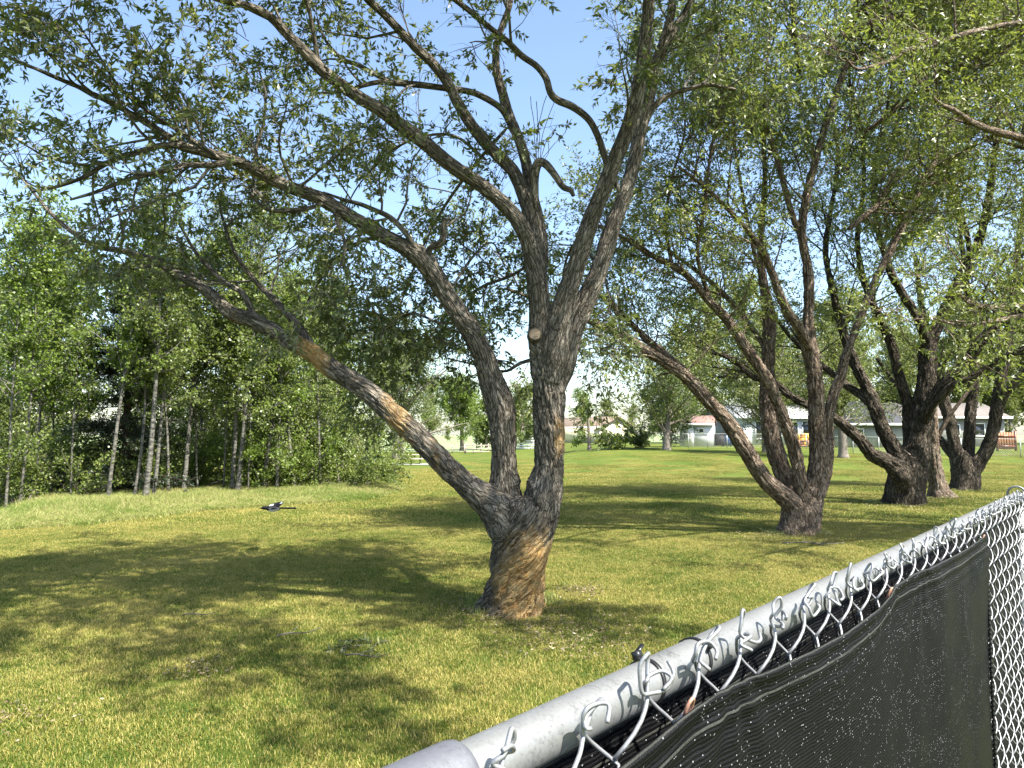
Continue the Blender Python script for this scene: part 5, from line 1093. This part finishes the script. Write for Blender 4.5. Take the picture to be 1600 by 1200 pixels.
# cable ties round the rail
for px, lab, tail in ((1008, 'black cable tie round the rail with its square head standing up', 1), (1082, 'black cable tie half hidden under the twisted wires', 0)):
    s0 = s_rail(px); o = empty('cable_tie', FW(s0, 0, 0)); tag(o, lab, 'cable tie', 'cable ties on the rail'); oc = np.array(o.location)
    t_ = np.linspace(0, 6.283, 60); mb = MB(); ring = []
    for a, r in ((-.0024, .0214), (.0024, .0214), (.0024, .0230), (-.0024, .0230)): ring.append(FW(s0 + a + .004 * np.sin(t_), r * np.cos(t_), r * np.sin(t_)))
    Rg = np.stack(ring, 1); nn = len(t_); i = np.arange(nn - 1)[:, None] * 4; j = np.arange(4)[None]; Q = np.stack([i + j, i + (j + 1) % 4, i + 4 + (j + 1) % 4, i + 4 + j], -1).reshape(-1, 4)
    mesh_np('strap', Rg.reshape(-1, 3) - oc, [Q], BLACKP, o, True)
    ha = 1.9 if tail else .75; c = FW(s0, .0255 * math.cos(ha), .0255 * math.sin(ha)); a_h = FW(s0, .023 * math.cos(ha), .023 * math.sin(ha)); b_h = FW(s0, .031 * math.cos(ha), .031 * math.sin(ha))
    MB().bar(a_h - oc, b_h - oc, .0085, .0075).build('head', BLACKP, o)
    if tail: MB().bar(b_h - oc - [0, 0, .002], FW(s0 + .012, .030 * math.cos(ha), .030 * math.sin(ha) + .005) - oc, .0045, .0014).build('tail', BLACKP, o)
# dry seed head caught at the rail
DRY = simple('dry_seedhead', (.42, .27, .08), .8, var=.5, scale=150); s0 = s_rail(752)
o = empty('dry_seedhead', FW(s0, .024, -.012)); tag(o, 'spiky orange-brown dry seed head lying against the rail', 'seed head'); n = 260
D = nrm(wr.normal(size=(n, 3)) + [0, 0, .6]); S = wr.normal(size=(n, 3)) * [.006, .006, .004]; V, Q, r = leafset(S, D, .011, .0018, wr); mesh_np('spikes', V, [Q], DRY, o)['kind'] = 'stuff'
V, Q, _ = tube(np.array([[0, 0, -.05], [.002, 0, -.02], [0, 0, 0]]), .0012, 6); mesh_np('stem', V, [Q], DRY, o, True)

# ---------------------------------------------------------------- magpie in low flight
BLK = simple('black_feather', (.008, .008, .010), .7, var=.2, spec=.2); WHT = simple('white_feather', (.75, .75, .74), .6, var=.06); BLG = simple('grey_wing_edge', (.30, .32, .33), .5)
c = P(428, 794, 11.2); o = empty('magpie', c); o.rotation_euler = (.15, 0, .1); tag(o, 'black and white magpie flying low over the lawn edge with wings raised', 'bird')
bp = np.array([(-.215, 0, -.004), (-.190, 0, 0), (-.175, 0, .002), (-.150, 0, .006), (-.120, 0, .005), (-.085, 0, -.002), (-.04, 0, -.008), (.01, 0, -.010), (.06, 0, -.006), (.095, 0, 0)]); br = [.002, .006, .016, .026, .026, .034, .044, .042, .028, .012]
R = crom(np.column_stack([bp, br]), 40); V, Q, _ = tube(R[:, :3], R[:, 3], 20); bd = mesh_np('body', V, [Q], BLK, o, True); bd.data.materials.append(WHT)
ctr = V[Q].mean(1); mi = ((ctr[:, 2] < -.012 - .0 * ctr[:, 0]) & (ctr[:, 0] > -.075) & (ctr[:, 0] < .07)).astype(np.int32); bd.data.polygons.foreach_set('material_index', mi)
for sy in (-1, 1):
    V, Q, _ = tube(np.array([[-.157, sy * .020, .012], [-.157, sy * .0262, .012]]), .004, 8); mesh_np('eye', V, [Q], BLK, o, True)
V = np.array([(.08, -.012, .004), (.08, .012, .004), (.30, .022, 0), (.33, 0, -.002), (.30, -.022, 0)]); V = np.vstack([V + [0, 0, .006], V - [0, 0, .012]])
mesh_np('tail', V, [np.array([[0, 4, 3, 2], [5, 7, 8, 9]]), np.array([[0, 2, 1], [5, 6, 7]]), np.array([[0, 1, 6, 5], [1, 2, 7, 6], [2, 3, 8, 7], [3, 4, 9, 8], [4, 0, 5, 9]])], BLK, o)
for sy, lift, sp_ in ((-1, .15, .42), (1, .35, .6)):
    def wg(pts, nm, m, dz):
        pts = np.array(pts, float) * [1, sp_]; V = np.stack([pts[:, 0], sy * (.03 + pts[:, 1] * math.cos(lift)), .012 + pts[:, 1] * math.sin(lift) + dz - .9 * (pts[:, 1] - .09) ** 2], 1); V2 = V - [0, 0, .004]; k = len(V)
        mesh_np(nm, np.vstack([V, V2]), [np.arange(k)[None], np.arange(2 * k - 1, k - 1, -1)[None], np.array([[i, (i + 1) % k, (i + 1) % k + k, i + k] for i in range(k)])], m, o)
    wg([(-.09, 0), (-.085, .07), (-.05, .15), (.03, .22), (.09, .25), (.11, .21), (.10, .12), (.07, .03), (.05, 0)], 'wing', BLK, 0)
    wg([(-.085, .012), (-.078, .06), (-.06, .10), (-.02, .12), (-.03, .06), (-.05, .015)], 'shoulder_patch', WHT, .0045)
    wg([(.06, .13), (.08, .22), (.105, .205), (.095, .13)], 'wing_tip_patch', BLG, .0045)

# ---------------------------------------------------------------- fallen twigs and litter
def twig(label, px, py, L, r, ang, n=3):
    g = G(px, py); o = empty('fallen_twig', g); tag(o, label, 'twig', 'fallen twigs on the lawn'); pt = grow(np.array([[0, 0, .03]]), np.array([[math.cos(ang), math.sin(ang), 0.]]), np.array([L]), 8, .12, (0, 0, 0), wr)[0]; pt[:, 2] = .03 + .01 * np.sin(np.arange(8))
    V, Q, b = tube(pt, np.linspace(r, r * .4, 8), 7); mesh_np('stick', V, [Q], BARK_TWIG, o, True, {'bco': ('POINT', 'FLOAT_VECTOR', b)})
    for k in range(n):
        q = pt[2 + k]; e = grow(q[None], np.array([[math.cos(ang + (-1) ** k * .7), math.sin(ang + (-1) ** k * .7), .1]]), np.array([L * .4]), 6, .15, (0, 0, 0), wr)[0]; e[:, 2] = np.clip(e[:, 2], .02, .06)
        V, Q, b = tube(e, np.linspace(r * .6, r * .25, 6), 6); mesh_np('side_twig', V, [Q], BARK_TWIG, o, True, {'bco': ('POINT', 'FLOAT_VECTOR', b)})
twig('long forked dry twig on the grass in front of the five-stemmed willow', 1222, 851, 1.0, .012, -.15)
twig('pale twig lying in the shade left of the big willow', 432, 1000, .42, .008, .5, 1)
twig('short twig near the small leafy cutting on the lawn', 540, 1030, .35, .007, .1, 2)
twig('thin twig in the deep shade farther left of the big willow', 285, 966, .30, .007, .25, 1)
g = G(565, 1012); o = empty('leafy_cutting', g); tag(o, 'small fallen willow cutting with wilting green leaves on the lawn', 'cutting')
B = grow(np.tile([[0, 0, .03]], (7, 1)) + wr.normal(size=(7, 3)) * [.08, .05, 0], np.column_stack([wr.normal(size=(7, 2)), np.full(7, .12)]), np.full(7, .18), 6, .15, (0, 0, -.02), wr); B[:, :, 2] = np.clip(B[:, :, 2], .02, .12)
V, Q, b = tubes(B, np.ones((7, 6)) * .003, 4); mesh_np('stems', V, [Q], BARK_TWIG, o, True, {'bco': ('POINT', 'FLOAT_VECTOR', b)})
S, D, t, ix = spawn(B, 12, .1, 1, .5, 1.3, wr); V, Q, r = leafset(S, D, .07, .022, wr, six=True); mesh_np('leaves', V, [Q], LEAF_HERO, o, False, {'rnd': ('FACE', 'FLOAT', np.repeat(r, 1) if len(r) == len(Q) else r[:len(Q)])})['kind'] = 'stuff'
# dead leaves and bark crumbs round the trunk feet
LIT = leafmat('dry_litter', [(.1, (.07, .052, .03)), (.5, (.15, .115, .065)), (.9, (.28, .225, .13))], trans=.1)
S = []
for (px, py, r, n) in ((800, 955, .7, 700), (880, 985, .7, 500), (905, 925, .35, 260), (1245, 838, 1.0, 700), (1410, 792, 1.2, 400), (300, 1050, .3, 120), (900, 1010, .5, 300), (1480, 780, 1.1, 400), (20, 1125, .35, 120)):
    q = G(px, py); a = wr.uniform(0, 6.283, n); rr = r * np.sqrt(wr.random(n)) * wr.uniform(.3, 1.3, n); S.append(np.column_stack([q[0] + rr * np.cos(a) * 1.3, q[1] + rr * np.sin(a), np.full(n, .02) + wr.random(n) * .02]))
S = np.concatenate(S); D = nrm(np.column_stack([wr.normal(size=(len(S), 2)), wr.normal(size=len(S)) * .2])); V, Q, r = leafset(S, D, .034, .013, wr)
o = mesh_np('leaf_litter', V, [Q], LIT, None, False, {'rnd': ('FACE', 'FLOAT', r)}); tag(o, 'dry leaves and bark crumbs scattered round the trunk feet', None, None, 'stuff')
tot = sum(len(m.loops) - 2 * len(m.polygons) for m in bpy.data.meshes); print('TRIS', tot)
